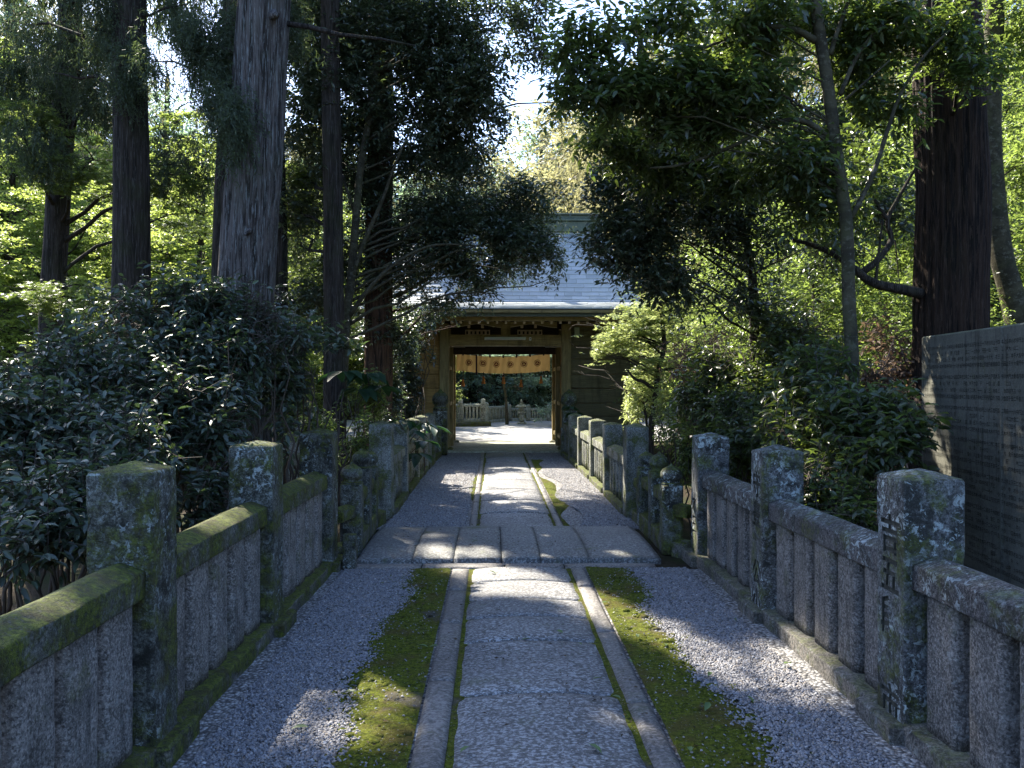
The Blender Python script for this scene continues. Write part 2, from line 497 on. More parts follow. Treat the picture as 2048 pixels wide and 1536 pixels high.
M['leaf_bright'] = leaf_mat('bright_shrub_leaf', (0.17, 0.22, 0.08), (0.55, 0.62, 0.22), 0.40, 0.5, 0.35, 0.5)
M['leaf_blue'] = leaf_mat('blue_green_leaf', (0.18, 0.26, 0.21), (0.32, 0.46, 0.24), 0.42, 0.5, 0.35, 0.45)
M['leaf_brown'] = leaf_mat('dry_leaf', (0.15, 0.105, 0.075), (0.26, 0.17, 0.10), 0.7, 0.2, 0.4, 0.35)
M['leaf_fatsia'] = leaf_mat('broad_leaf', (0.022, 0.050, 0.026), (0.05, 0.13, 0.03), 0.45, 0.35, 0.2, 0.3)
M['leaf_fallen'] = leaf_mat('fallen_leaf', (0.10, 0.15, 0.05), (0.1, 0.15, 0.04), 0.5, 0.4, 0.4, 0.2)

M['wood'] = wood_mat('weathered_wood', (0.38, 0.29, 0.125), (0.22, 0.165, 0.065))
M['wood_v'] = wood_mat('weathered_column', (0.36, 0.28, 0.125), (0.21, 0.165, 0.07), False)
M['wall_wood'] = wood_mat('wall_board', (0.46, 0.29, 0.10), (0.26, 0.16, 0.055))  # amber of bounced sunlight is put into the board colour
M['wall_dim'] = wood_mat('dim_wall_board', (0.21, 0.18, 0.095), (0.11, 0.095, 0.05))  # darker copy of the boards, without the bounced sunlight colour
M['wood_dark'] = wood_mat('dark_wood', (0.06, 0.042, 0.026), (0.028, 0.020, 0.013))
M['wood_pale'] = wood_mat('pale_wood', (0.76, 0.63, 0.46), (0.58, 0.46, 0.32))
M['white_paint'] = flat_mat('white_paint', (0.75, 0.74, 0.68), 0.6, 8, 0.08)

# ------------------------------------------------------------------ leaf clouds
# sun rays that must stay open: (x, y, z, radius)
OPEN = []
def ground_open(px, py, r):
    Y = 1.6 * F / (py - 765)
    p = W(px, py, Y)
    OPEN.append((p[0], p[1], 0.0, r * 1.05))
for a in [(960, 1152, .16), (1010, 1160, .2), (1070, 1172, .22), (1130, 1185, .2), (1185, 1205, .2), (1235, 1230, .2), (1290, 1255, .18), (1345, 1290, .16),
          (1020, 1195, .14), (1100, 1205, .13), (1430, 1335, .15), (1490, 1350, .18), (1550, 1375, .2), (1610, 1400, .16),
          (800, 1310, .12), (820, 1350, .15), (790, 1385, .13), (725, 1495, .07), (785, 1490, .09), (840, 1400, .1), (760, 1465, .07), (1340, 1420, .10), (1370, 1450, .09), (770, 1335, .08), (1255, 1240, .2), (1310, 1265, .2), (1360, 1285, .16), (1330, 1450, .12), (1400, 1470, .12),
          (1150, 935, .35), (1120, 940, .4), (1160, 915, .4), (1180, 955, .3), (1195, 975, .2), (1085, 950, .25), (1060, 1022, .12), (1010, 1010, .14), (985, 1018, .12), (1150, 1000, .15), (1040, 960, .12), (1000, 940, .12), (970, 985, .12),
          (1110, 1090, .06), (900, 1123, .1), (1250, 1123, .1), (1000, 1126, .08), (1100, 1126, .08)]:
    ground_open(*a)
# moss on the left rail, post tops, edges of the right posts, the red trunk and the tablet
OPEN += [(-1.52, 4.95, .84, .13), (-1.52, 4.7, .84, .12), (-1.52, 4.45, .84, .09), (-1.5, 6.6, .84, .10), (-1.5, 6.3, .84, .07), (-1.45, 5.45, 1.2, .10),
         (-1.53, 2.9, .84, .03), (1.74, 4.9, .1, .15), (1.74, 4.6, .1, .12), (1.8, 7.5, .7, .16), (1.8, 7.5, .3, .14),
         (1.57, 17.4, .8, .5), (1.57, 15.6, .7, .5), (1.57, 14.0, .6, .35), (1.57, 12.2, .6, .2), (1.57, 10.2, .5, .2),
         (4.02, 7.8, 2.9, .15), (4.02, 7.8, 2.55, .17), (4.02, 7.8, 3.3, .10), (4.02, 7.8, 3.7, .12), (4.02, 7.8, 4.3, .10), (3.54, 6.85, 1.45, .12), (3.53, 6.75, 1.2, .14), (3.54, 6.85, 1.7, .08), (3.5, 6.6, 1.0, .07), (3.49, 6.38, .80, .11), (3.48, 6.32, .58, .09), (3.50, 6.5, 1.2, .08),
         (2.6, 6.6, .9, .15), (2.4, 5.6, .6, .15), (2.0, 13.2, 2.3, .9), (1.7, 13.4, 1.9, .6), (2.6, 13.0, 2.7, .6), (1.6, 18.6, 3.3, .7), (-1.4, 18.6, 3.3, .7), (.2, 18.6, 3.3, .7),
         (-3.2, 5.4, 1.3, .35), (-2.6, 6.6, 1.7, .3), (-3.6, 6.9, 2.2, .4), (-2.2, 7.9, 1.8, .25), (3.3, 7.5, 1.0, .25), (2.8, 8.8, 1.6, .3), (3.0, 9.5, 2.0, .3), (3.9, 8.5, 1.9, .4), (-3.1, 4.4, .9, .25), (2.9, 9.2, 3.4, .3), (1.9, 7.0, 4.2, .3)]
OPEN = np.array(OPEN)


def keep(p, rng, corridor=True, sun=True, L=0.0):
    k = np.ones(len(p), bool)
    if corridor:
        ins = (p[:, 0] > np.where(p[:, 1] > 9.9, -1.46, -1.74)) & (p[:, 0] < 2.12) & (p[:, 2] < 1.9) & (p[:, 1] < 19.3)
        ins |= (p[:, 0] > -3.3) & (p[:, 0] < 3.9) & (p[:, 1] > 18.2) & (p[:, 1] < 24.5) & (p[:, 2] < 6.6)
        ins |= (p[:, 0] > -1.2) & (p[:, 0] < 1.6) & (p[:, 1] > 13.0) & (p[:, 1] < 33) & (p[:, 2] < 3.2)
        k &= ~ins
        # keep the camera clear
        k &= ~((np.abs(p[:, 0]) < 1.6) & (p[:, 1] < 4.5) & (p[:, 2] < 4.4))
    if sun:
        jit = 0.5 + 0.9 * rng.random(len(p))
        for (x, y, z, r) in OPEN:
            d = p - (x, y, z)
            t = d @ SD
            q = d - t[:, None] * SD
            k &= ~((t > 0.35) & ((q * q).sum(1) < (r * jit + .42 * L) ** 2))
    return k


def unit(a):
    return a / np.maximum(np.linalg.norm(a, axis=1, keepdims=True), 1e-6)


def leaves_mesh(name, pos, d, nrm, L, Wd, detail):
    d = unit(d)
    nrm = unit(nrm - (nrm * d).sum(1, keepdims=True) * d)
    s = np.cross(d, nrm)
    n = len(pos)
    L = L[:, None]; Wd = Wd[:, None]
    if detail == 2:
        b = pos
        m1 = pos + d * L * .33 - nrm * L * .03
        m2 = pos + d * L * .68 - nrm * L * .06
        tip = pos + d * L - nrm * L * .16
        up = nrm * Wd * .22
        P = np.stack([b, m1, m2, tip, m1 + s * Wd * .46 + up, m2 + s * Wd * .40 + up, m1 - s * Wd * .46 + up, m2 - s * Wd * .40 + up], 1).reshape(-1, 3)
        k = (np.arange(n) * 8)[:, None]
        tri = np.concatenate([k + np.array([[0, 4, 1]]), k + np.array([[0, 1, 6]]), k + np.array([[2, 5, 3]]), k + np.array([[2, 3, 7]])])
        quad = np.concatenate([k + np.array([[1, 4, 5, 2]]), k + np.array([[1, 2, 7, 6]])])
        return mesh_np(name, P, [tri, quad])
    if detail == 3:      # maple star: three pointed lobes
        P = [pos]
        for a, l in ((-1.0, .62), (-.5, .3), (-.42, .85), (-.18, .34), (0, 1.0), (.18, .34), (.42, .85), (.5, .3), (1.0, .62)):
            P.append(pos + (d * math.cos(a * 1.15) + s * math.sin(a * 1.15)) * L * l)
        P = np.stack(P, 1).reshape(-1, 3)
        k = (np.arange(n) * 10)[:, None]
        tri = np.concatenate([k + np.array([[0, a, b]]) for a, b in ((1, 2), (2, 3), (3, 4), (4, 5), (5, 6), (6, 7), (7, 8), (8, 9))])
        return mesh_np(name, P, tri)
    up = nrm * Wd * .2
    P = np.stack([pos, pos + d * L * .45 + s * Wd * .5 + up, pos + d * L - nrm * L * .08, pos + d * L * .45 - s * Wd * .5 + up], 1).reshape(-1, 3)
    k = (np.arange(n) * 4)[:, None]
    tri = np.concatenate([k + np.array([[0, 1, 2]]), k + np.array([[0, 2, 3]])])
    return mesh_np(name, P, tri)


def cloud(blobs, n, L, style='broad', seed=0, per=12, sub=9, corridor=True, sun=True):
    """Leaf positions, directions and normals spread over twigs in clumps inside the blobs."""
    rng = np.random.default_rng(seed)
    B = np.array([b[:6] for b in blobs], float)
    w = np.array([(b[6] if len(b) > 6 else 1.0) * (b[3] * b[5]) for b in blobs])
    w /= w.sum()
    nt = max(4, n // per)
    ns = max(3, nt // sub)
    bi = rng.choice(len(B), ns, p=w)
    u = unit(rng.normal(size=(ns, 3))) * (rng.random((ns, 1)) ** 0.42)
    sc = B[bi, :3] + u * B[bi, 3:]
    si = rng.integers(0, ns, nt)
    rs = B[bi[si], 3:].mean(1, keepdims=True) * 0.0 + np.clip(B[bi[si], 3:].min(1, keepdims=True) * 0.55, 0.12, 0.6)
    g = rng.normal(size=(nt, 3)) * 0.6
    if style in ('maple', 'layer'): g[:, 2] *= 0.22
    tc = sc[si] + g * rs
    out = (tc - B[bi[si], :3]) / B[bi[si], 3:]
    td = out * 0.5 + rng.normal(size=(nt, 3)) * 0.5
    if style in ('maple', 'layer'): td[:, 2] *= 0.15
    if style in ('cedar', 'frond'): td = td * (0.6 if style == 'cedar' else .75) + np.array([0, 0, -1.0])
    td = unit(td)
    tl = {'broad': per * L * 0.33, 'maple': per * L * .3, 'layer': per * L * .3, 'cedar': L * 1.4, 'frond': .34}[style]
    ti = np.repeat(np.arange(nt), per)
    m = len(ti)
    s = np.tile(np.linspace(-.5, .5, per), nt) + rng.normal(size=m) * .04
    pos = tc[ti] + td[ti] * (s * tl)[:, None] + rng.normal(size=(m, 3)) * L * .12
    side = np.where(np.arange(m) % 2 == 0, 1.0, -1.0)[:, None]
    upv = np.array([0, 0, 1.0])
    pr = unit(np.cross(td, upv) + 1e-3)[ti] * side
    if style == 'frond':
        pos = pos + (td[ti] * 0 + np.array([0, 0, -1.0])) * ((s ** 2) * .10)[:, None]
        d = td[ti] * .9 + rng.normal(size=(m, 3)) * .5
        nr = rng.normal(size=(m, 3))
        LL = L * (0.6 + .7 * rng.random(m)); Wd = np.full(m, L * .2)
    elif style == 'cedar':
        d = td[ti] * .8 + pr * .45 + rng.normal(size=(m, 3)) * .28 + np.array([0, 0, -.35])
        nr = rng.normal(size=(m, 3))
        Wd = np.full(m, L * .085)
        LL = L * (0.6 + .7 * rng.random(m))
    else:
        d = td[ti] * .55 + pr * .8 + rng.normal(size=(m, 3)) * .28 + np.array([0, 0, -.28 if style == 'broad' else -.05])
        nr = upv + rng.normal(size=(m, 3)) * (.42 if style == 'broad' else .28)
        Wd = L * (.34 + .14 * rng.random(m)) if style != 'maple' else L * (.6 + .2 * rng.random(m))
        LL = L * (0.65 + .6 * rng.random(m))
    k = keep(pos, rng, corridor, sun, L)
    return pos[k], d[k], nr[k], LL[k], Wd[k], tc, td, tl


def foliage(name, parent, mat, blobs, n, L, style='broad', seed=0, detail=1, per=12, sub=9, corridor=True, sun=True, twigs=None):
    pos, d, nr, LL, Wd, tc, td, tl = cloud(blobs, n, L, style, seed, per, sub, corridor, sun)
    me = leaves_mesh(name, pos, d, nr, LL, Wd, detail)
    me.materials.append(mat)
    o = link(name, me, None, parent, smooth=(detail == 2), world=True)
    if twigs is not None:
        rng = np.random.default_rng(seed + 5)
        k = keep(tc, rng, corridor, False)
        a, b = tc[k] - td[k] * tl * .55, tc[k] + td[k] * tl * .55
        r = 0.0028
        s = unit(np.cross(td[k], [0.2, 0.1, 1.0])) * r
        q = unit(np.cross(td[k], s)) * r
        P = np.stack([a + s * 1.6, a - s + q, a - s - q, b + s * .6, b - s * .6 + q * .6, b - s * .6 - q * .6], 1).reshape(-1, 3)
        kk = (np.arange(k.sum()) * 6)[:, None]
        quad = np.concatenate([kk + np.array([[0, 1, 4, 3]]), kk + np.array([[1, 2, 5, 4]]), kk + np.array([[2, 0, 3, 5]])])
        m2 = mesh_np('twigs', P, quad); m2.materials.append(twigs)
        link('twigs', m2, None, parent, smooth=False, world=True)
    return o


def PB(px, py, Y, rx, ry, dy, w=1.0):
    """Ellipsoid blob that fills about rx x ry photo pixels at distance Y."""
    c = W(px, py, Y)
    return (c[0], c[1], c[2], rx * Y / F, dy, ry * Y / F, w)


def curve_pts(p0, p1, n=8, sag=0.0, wob=0.05, seed=0):
    rnd = random.Random(seed)
    p0, p1 = Vector(p0), Vector(p1)
    L = (p1 - p0).length
    out = []
    for i in range(n + 1):
        t = i / n
        p = p0.lerp(p1, t)
        p.z += sag * L * math.sin(math.pi * t)
        if 0 < i < n: p += Vector((rnd.uniform(-1, 1), rnd.uniform(-1, 1), rnd.uniform(-.6, .6))) * wob * L
        out.append(p)
    return out


def spline(pts, k=6):
    """Catmull-Rom through the points."""
    P = [np.array(p, float) for p in pts]
    P = [2 * P[0] - P[1]] + P + [2 * P[-1] - P[-2]]
    out = []
    for i in range(1, len(P) - 2):
        a, b, c, d = P[i - 1:i + 3]
        for j in range(k):
            t = j / k
            out.append(.5 * ((2 * b) + (-a + c) * t + (2 * a - 5 * b + 4 * c - d) * t * t + (-a + 3 * b - 3 * c + d) * t ** 3))
    out.append(P[-2])
    return out


def trunk_mesh(path, r0, r1, n=32, ridges=18, depth=0.035, flare=0.5, seed=0, dz=0.12):
    """Tapered, fluted trunk along a path of points."""
    pts = spline(path, max(2, int(np.linalg.norm(np.array(path[-1]) - np.array(path[0])) / dz / max(1, len(path) - 1))))
    rng = np.random.default_rng(seed)
    z0 = pts[0][2]; H = pts[-1][2] - z0
    th = np.linspace(0, 2 * np.pi, n, endpoint=False)
    ph = rng.random(4) * 6.28
    rings = []
    for p in pts:
        t = (p[2] - z0) / H
        r = r0 + (r1 - r0) * t
        fl = flare * math.exp(-(p[2] - z0) / .45)
        a = th + .15 * math.sin(p[2] * .8 + ph[0])
        rid = np.abs(np.sin(a * ridges / 2 + .5 * math.sin(p[2] * 1.3 + ph[1]) + .7 * np.sin(th * 3 + ph[2]))) ** .6
        rr = r * (1 + depth * (rid * 2 - 1) + .03 * np.sin(th * 2 + p[2] * .7 + ph[3]) + .022 * np.sin(th + p[2] * 2.3 + ph[0]) + .014 * np.sin(th * 3 - p[2] * 4.1 + ph[2]) + fl * (.6 + .4 * np.sin(th * 5 + ph[1])))
        rings.append(np.stack([p[0] + rr * np.cos(th), p[1] + rr * np.sin(th), np.full(n, p[2])], 1))
    V = np.concatenate(rings)
    i = np.arange(n); j = (i + 1) % n
    Fq = np.concatenate([np.stack([k * n + i, k * n + j, (k + 1) * n + j, (k + 1) * n + i], 1) for k in range(len(rings) - 1)])
    return mesh_np('trunk', V, Fq)


# ------------------------------------------------------------------ ground
def grid(name, x0, x1, y0, y1, nx, ny, zf, mat, kind='structure', label=None):
    X, Y = np.meshgrid(np.linspace(x0, x1, nx + 1), np.linspace(y0, y1, ny + 1))
    P = np.stack([X.ravel(), Y.ravel(), np.zeros(X.size)], 1)
    P[:, 2] = zf(P)
    i, j = np.meshgrid(np.arange(nx), np.arange(ny))
    a = (j * (nx + 1) + i).ravel()
    me = mesh_np(name, P, np.stack([a, a + 1, a + nx + 2, a + nx + 1], 1))
    o = link(name, me, mat)
    o['kind'] = kind
    if label: o['label'] = label
    return o


def ground_z(P):
    x, y = P[:, 0], P[:, 1]
    out = np.maximum(np.maximum(-1.45 - x, x - 1.85), 0)
    z = -0.012 - 0.30 * np.clip(out / 0.9, 0, 1)
    z = np.where(y > 22.0, -0.03, z)
    z = np.where((y > 18.8) & (y < 22.5), -0.03, z)
    side = np.clip((np.abs(x - .3) - 9) / 22, 0, 1)
    back = np.clip((y - 44) / 40, 0, 1)
    z = z + side ** 1.3 * 13 + back ** 1.2 * 12
    z += 0.06 * nz(P * np.array([1, 1, 0]), 4, .25) * np.clip(out, 0, 1)
    return z


X = np.concatenate([np.linspace(-260, -16, 26), np.linspace(-15, -1.9, 34), np.linspace(-1.8, 2.2, 21), np.linspace(2.35, 15, 32), np.linspace(16, 260, 26)])
Yv = np.concatenate([np.linspace(-60, 0, 14), np.linspace(.5, 46, 92), np.linspace(48, 400, 50)])
GX, GY = np.meshgrid(X, Yv)
P = np.stack([GX.ravel(), GY.ravel(), np.zeros(GX.size)], 1)
P[:, 2] = ground_z(P)
nx, ny = len(X) - 1, len(Yv) - 1
ii, jj = np.meshgrid(np.arange(nx), np.arange(ny))
a = (jj * (nx + 1) + ii).ravel()
g = link('ground', mesh_np('ground', P, np.stack([a, a + 1, a + nx + 2, a + nx + 1], 1)), M['soil'])
g['kind'] = 'structure'

YB0, YB1 = 7.50, 9.22            # bridge deck
grid('gravel_bed', -1.42, 1.85, -1.0, YB0 - .22, 60, 160, lambda P: 0.0 + .006 * nz(P, 3, .9), M['gravel'])
grid('gravel_bed', -1.30, 1.72, YB1, 19.35, 50, 160, lambda P: 0.0 + .008 * nz(P, 9, .9), M['gravel'])
grid('courtyard_ground', -16, 17, 22.9, 43, 60, 60, lambda P: 0.004 + .02 * nz(P, 12, .3) + np.clip(P[:, 1] - 24, 0, 8) * .012, M['court_ground'])


def moss_edge(y, side):
    if side < 0: return -.755 + .055 * np.sin(y * 2.1 + .6) + .035 * np.sin(y * 5.3) + .02 * np.sin(y * 11.7 + 1)
    return 1.20 + .05 * np.sin(y * 1.7 + 2) + .035 * np.sin(y * 4.9 + 1) + .02 * np.sin(y * 12.3)


def moss_strip(y0, y1, xin, side, edge, seed, ny=None):
    ny = ny or int((y1 - y0) / .022); nx = 18
    ys = np.linspace(y0, y1, ny + 1)
    e = edge(ys)
    q = np.linspace(0, 1, nx + 1)
    XX = xin + (e - xin)[:, None] * q[None, :]
    YY = np.repeat(ys[:, None], nx + 1, 1)
    P = np.stack([XX.ravel(), YY.ravel(), np.zeros(XX.size)], 1)
    prof = np.tile(1 - np.clip((q - .55) / .45, 0, 1) ** 2, ny + 1)
    P[:, 2] = -.006 + .024 * prof + .007 * nz(P, seed, 2.2, 5) * prof + .0035 * nz(P, seed + 3, 14, 3) * prof
    i, j = np.meshgrid(np.arange(nx), np.arange(ny))
    a = (j * (nx + 1) + i).ravel()
    fq = np.stack([a, a + 1, a + nx + 2, a + nx + 1], 1)
    if side < 0: fq = fq[:, ::-1]
    o = link('moss', mesh_np('moss', P, fq), M['moss'])
    o['kind'] = 'stuff'; o['label'] = 'green and ochre moss growing beside the stone path'
    return o


moss_strip(1.5, YB0 - .24, -.352, -1, lambda y: moss_edge(y, -1), 41)
moss_strip(1.5, YB0 - .24, .792, 1, lambda y: moss_edge(y, 1), 43)
moss_strip(YB1 + .02, 17.5, .79, 1, lambda y: .93 + .12 * np.sin(y * 1.1 + 1) + .07 * np.sin(y * 2.9), 45)
moss_strip(11.5, 14.5, -.26, -1, lambda y: -.27 - .13 * np.clip(np.sin((y - 11.5) / 3 * 3.14), 0, 1), 47)


def pebbles(n, seed, regions, size):
    rng = np.random.default_rng(seed)
    out = []
    for (x0, x1, y0, y1, test, share) in regions:
        k = int(n * share)
        p = np.stack([rng.uniform(x0, x1, k), rng.uniform(y0, y1, k), np.zeros(k)], 1)
        out.append(p[test(p)])
    p = np.concatenate(out)
    n = len(p)
    s = size * (.55 + .75 * rng.random(n))
    p[:, 2] = s * .25 + .004 + rng.random(n) * size * .5
    base = np.array([(1, 0, 0), (0, 1, 0), (-1, 0, 0), (0, -1, 0), (.45, .45, .8), (-.5, .4, .75), (-.4, -.5, .8), (.5, -.4, .7)], float)
    P = base[None] * (1 + .25 * rng.normal(size=(n, 8, 3)))
    P[:, :, 2] *= .75
    P *= (s * .5)[:, None, None]
    th = rng.random(n) * 6.28; c, d = np.cos(th), np.sin(th)
    x = P[:, :, 0] * c[:, None] - P[:, :, 1] * d[:, None]
    y = P[:, :, 0] * d[:, None] + P[:, :, 1] * c[:, None]
    tilt = rng.normal(size=n) * .5
    z = P[:, :, 2] * np.cos(tilt)[:, None] + x * np.sin(tilt)[:, None]
    P = np.stack([x, y, z], 2) + p[:, None, :]
    k = (np.arange(n) * 8)[:, None]
    tri = np.concatenate([k + np.array([[a, b, c]]) for a, b, c in ((0, 1, 4), (1, 5, 4), (1, 2, 5), (2, 6, 5), (2, 3, 6), (3, 7, 6), (3, 0, 7), (0, 4, 7))])
    quad = k + np.array([[4, 5, 6, 7]])
    me = mesh_np('gravel', P.reshape(-1, 3), [tri, quad])
    o = link('gravel', me, M['pebble'], smooth=False)
    o['kind'] = 'stuff'; o['label'] = 'pale crushed gravel strips along both fences'
    return o


rg_ = np.random.default_rng(99)
def tl_(p):
    d = moss_edge(p[:, 1], -1) - p[:, 0] + .03 * nz(p, 61, 3)
    return rg_.random(len(p)) < 1 / (1 + np.exp(-(d + .03) / .034))
def tr_(p):
    d = p[:, 0] - moss_edge(p[:, 1], 1) + .03 * nz(p, 62, 3)
    return rg_.random(len(p)) < 1 / (1 + np.exp(-(d + .03) / .034))
pebbles(120000, 7, [(-1.26, -.55, 2.6, 7.25, tl_, .52), (1.0, 1.66, 2.6, 7.25, tr_, .48)], .0145)
# a thin scatter of stray stones over the moss
ty_ = lambda p: np.random.default_rng(1).random(len(p)) < .5 + .5 * np.sin(p[:, 1] * 6) * np.sin(p[:, 0] * 9)
pebbles(1500, 8, [(-.72, -.36, 2.4, 7.2, ty_, .45), (.80, 1.2, 2.4, 7.2, ty_, .55)], .012).location.z = .015
far_ok = lambda p: (p[:, 0] < -.30) | (p[:, 0] > .98 + .1 * np.sin(p[:, 1] * 2))
pebbles(120000, 9, [(-1.18, -.28, YB1 + .05, 15.5, far_ok, .55), (.85, 1.6, YB1 + .05, 15.5, far_ok, .45)], .019)


# ------------------------------------------------------------------ path, kerbs, bridge deck
def slab(mb, x0, x1, y0, y1, z, crown, seed, thick=.08, gap=.006, nx=14, bow=0.0, edge=.008):
    """Stone slab with a crowned top and softened edges; its long joints can bow."""
    ny = max(4, int((y1 - y0) / .06))
    rnd = random.Random(seed)
    rows = []
    zt = z + rnd.uniform(-.003, .003)
    j0, j1 = rnd.uniform(-.004, .004), rnd.uniform(-.004, .004)
    for j in range(-1, ny + 2):
        jj = min(max(j, 0), ny)
        row = []
        for i in range(-1, nx + 2):
            ii = min(max(i, 0), nx)
            s, t = ii / nx, jj / ny
            x = x0 + gap + (x1 - x0 - 2 * gap) * s
            y = y0 + gap + (y1 - y0 - 2 * gap) * t
            y += (j0 * (1 - t) + j1 * t) * math.sin(s * 5 + seed) + bow * math.sin(math.pi * s)
            zz = zt + crown * (1 - (2 * s - 1) ** 2)
            if ii in (0, nx) or jj in (0, ny): zz -= edge
            if i != ii or j != jj: zz = z - thick
            row.append((x, y, zz))
        rows.append(row)
    b = len(mb.v); n = nx + 3
    for r_ in rows: mb.v += r_
    for j in range(len(rows) - 1):
        for i in range(n - 1):
            mb.f.append((b + j * n + i, b + j * n + i + 1, b + (j + 1) * n + i + 1, b + (j + 1) * n + i))


mb = MB()
js = [1.0, 2.15, 3.38, 4.30, 5.18, 5.71, 6.17, 6.75, YB0 - .235]
for k in range(len(js) - 1): slab(mb, -.19, .655, js[k], js[k + 1], .012, .026, k + 1)
js = [YB1 + .01]
rnd = random.Random(5)
while js[-1] < 18.9: js.append(js[-1] + rnd.uniform(.75, 1.25))
js[-1] = 19.25
for k in range(len(js) - 1): slab(mb, -.165, .70, js[k], js[k + 1], .012, .022, k + 21)
me = mb.mesh('path_slabs'); rough(me, .0022, 3.0, 51, 4)
o = link('path', me, M['slab'], smooth=True); o['kind'] = 'structure'; o['label'] = 'grey crowned stone slab path'
# joint filler under the slabs
o = MB().box(-.20, .68, 1.0, YB0 - .24, -.05, .007).build('path_bed', M['moss']); o['kind'] = 'structure'
o = MB().box(-.18, .72, YB1, 19.25, -.05, .007).build('path_bed', M['moss']); o['kind'] = 'structure'
mb = MB()
def kerb_run(x0, x1, ys, z, seed):
    for k in range(len(ys) - 1): slab(mb, x0, x1, ys[k], ys[k + 1], z, .004, seed + k, gap=.004, nx=5, edge=.012)
kerb_run(-.345, -.197, [1.0, 2.5, 3.42, 4.52, 5.61, 6.5, YB0 - .24], .022, 60)
kerb_run(.662, .787, [1.0, 2.9, 4.2, 5.4, 6.6, YB0 - .24], .022, 70)
ys = [YB1 + .01 + 1.02 * k for k in range(10)]; ys[-1] = 19.25
kerb_run(-.265, -.17, ys, .018, 80); kerb_run(.705, .79, ys, .018, 95)
me = mb.mesh('kerb'); rough(me, .002, 3.0, 53, 4)
o = link('path_kerb', me, M['kerb'], smooth=True); o['kind'] = 'structure'
mb = MB()
for k, (x0, x1) in enumerate([(-1.30, -.62), (-.61, .10), (.11, .62), (.63, 1.42)]): slab(mb, x0, x1, YB0 - .225, YB0 - .03, .018, .002, 110 + k, gap=.003, nx=10, edge=.01)
me = mb.mesh('cross_kerb'); rough(me, .002, 3.0, 55, 4)
o = link('cross_kerb', me, M['kerb'], smooth=True); o['kind'] = 'structure'
mb = MB()
xs = [-1.20, -.715, -.345, .08, .43, .87, 1.50]
for k in range(len(xs) - 1):
    ny = 12
    slab(mb, xs[k], xs[k + 1], YB0, YB1, .052 - .012 * abs(k - 2.5) / 2.5, .005, 130 + k, thick=.25, gap=.004, nx=12, edge=.008)
p = np.array(mb.v); tt = (p[:, 1] - YB0) / (YB1 - YB0)
p[:, 2] += .03 * np.sin(np.clip(tt, 0, 1) * math.pi)
mb.v = [tuple(q) for q in p]
me = mb.mesh('bridge_deck'); rough(me, .002, 3.0, 57, 4)
br = thing('stone_bridge', 'low stone slab bridge crossing the path between the finial posts', 'bridge', (.15, 8.3, 0))
link('deck_slab', me, M['deck'], br, smooth=True, world=True)
MB().box(-1.35, 1.65, YB0 + .05, YB0 + .25, -.6, -.05).build('abutment', M['plinth'], br, world=True)
MB().box(-1.35, 1.65, YB1 - .25, YB1 - .02, -.6, -.05).build('abutment', M['plinth'], br, world=True)


# ------------------------------------------------------------------ stone fences
def rail_mesh(L, w=.105, z0=.70, z1=.80, ridge=.035, seed=0, amp=.003):
    """Rail along +Y, bevelled ridge top, origin at its start."""
    n = max(4, int(L / .04))
    prof = []
    zs = z0; hw = w
    e = .007
    outline = [(-hw, zs), (-hw + e, zs - .001), (hw - e, zs - .001), (hw, zs), (hw, zs + e), (hw, z1 - e * 1.6), (hw - .002, z1 - e * .5), (hw - e, z1), (hw - 2.2 * e, z1 + .004), (2 * e, z1 + ridge - .002), (0, z1 + ridge),
               (-2 * e, z1 + ridge - .002), (-hw + 2.2 * e, z1 + .004), (-hw + e, z1), (-hw + .002, z1 - e * .5), (-hw, z1 - e * 1.6), (-hw, zs + e)]
    mb = MB()
    mb.loft([[(x, L * k / n, z) for x, z in reversed(outline)] for k in range(n + 1)])
    return rough(mb.mesh('rail'), amp, 4.0, seed, 4)


def text_mesh(body, size, mat, vertical=False, res=2, spacing=1.0, ext=0.0, bold=0.0):
    c = bpy.data.curves.new('txt', 'FONT')
    c.body = '\n'.join(body) if vertical else body
    c.size = size; c.resolution_u = res
    c.align_x = 'CENTER'
    c.space_line = spacing
    c.extrude = ext; c.offset = bold
    o = bpy.data.objects.new('txt', c)
    COL.objects.link(o)
    dg = bpy.context.evaluated_depsgraph_get()
    me = bpy.data.meshes.new_from_object(o.evaluated_get(dg))
    bpy.data.objects.remove(o); bpy.data.curves.remove(c)
    me.materials.clear(); me.materials.append(mat)
    return me


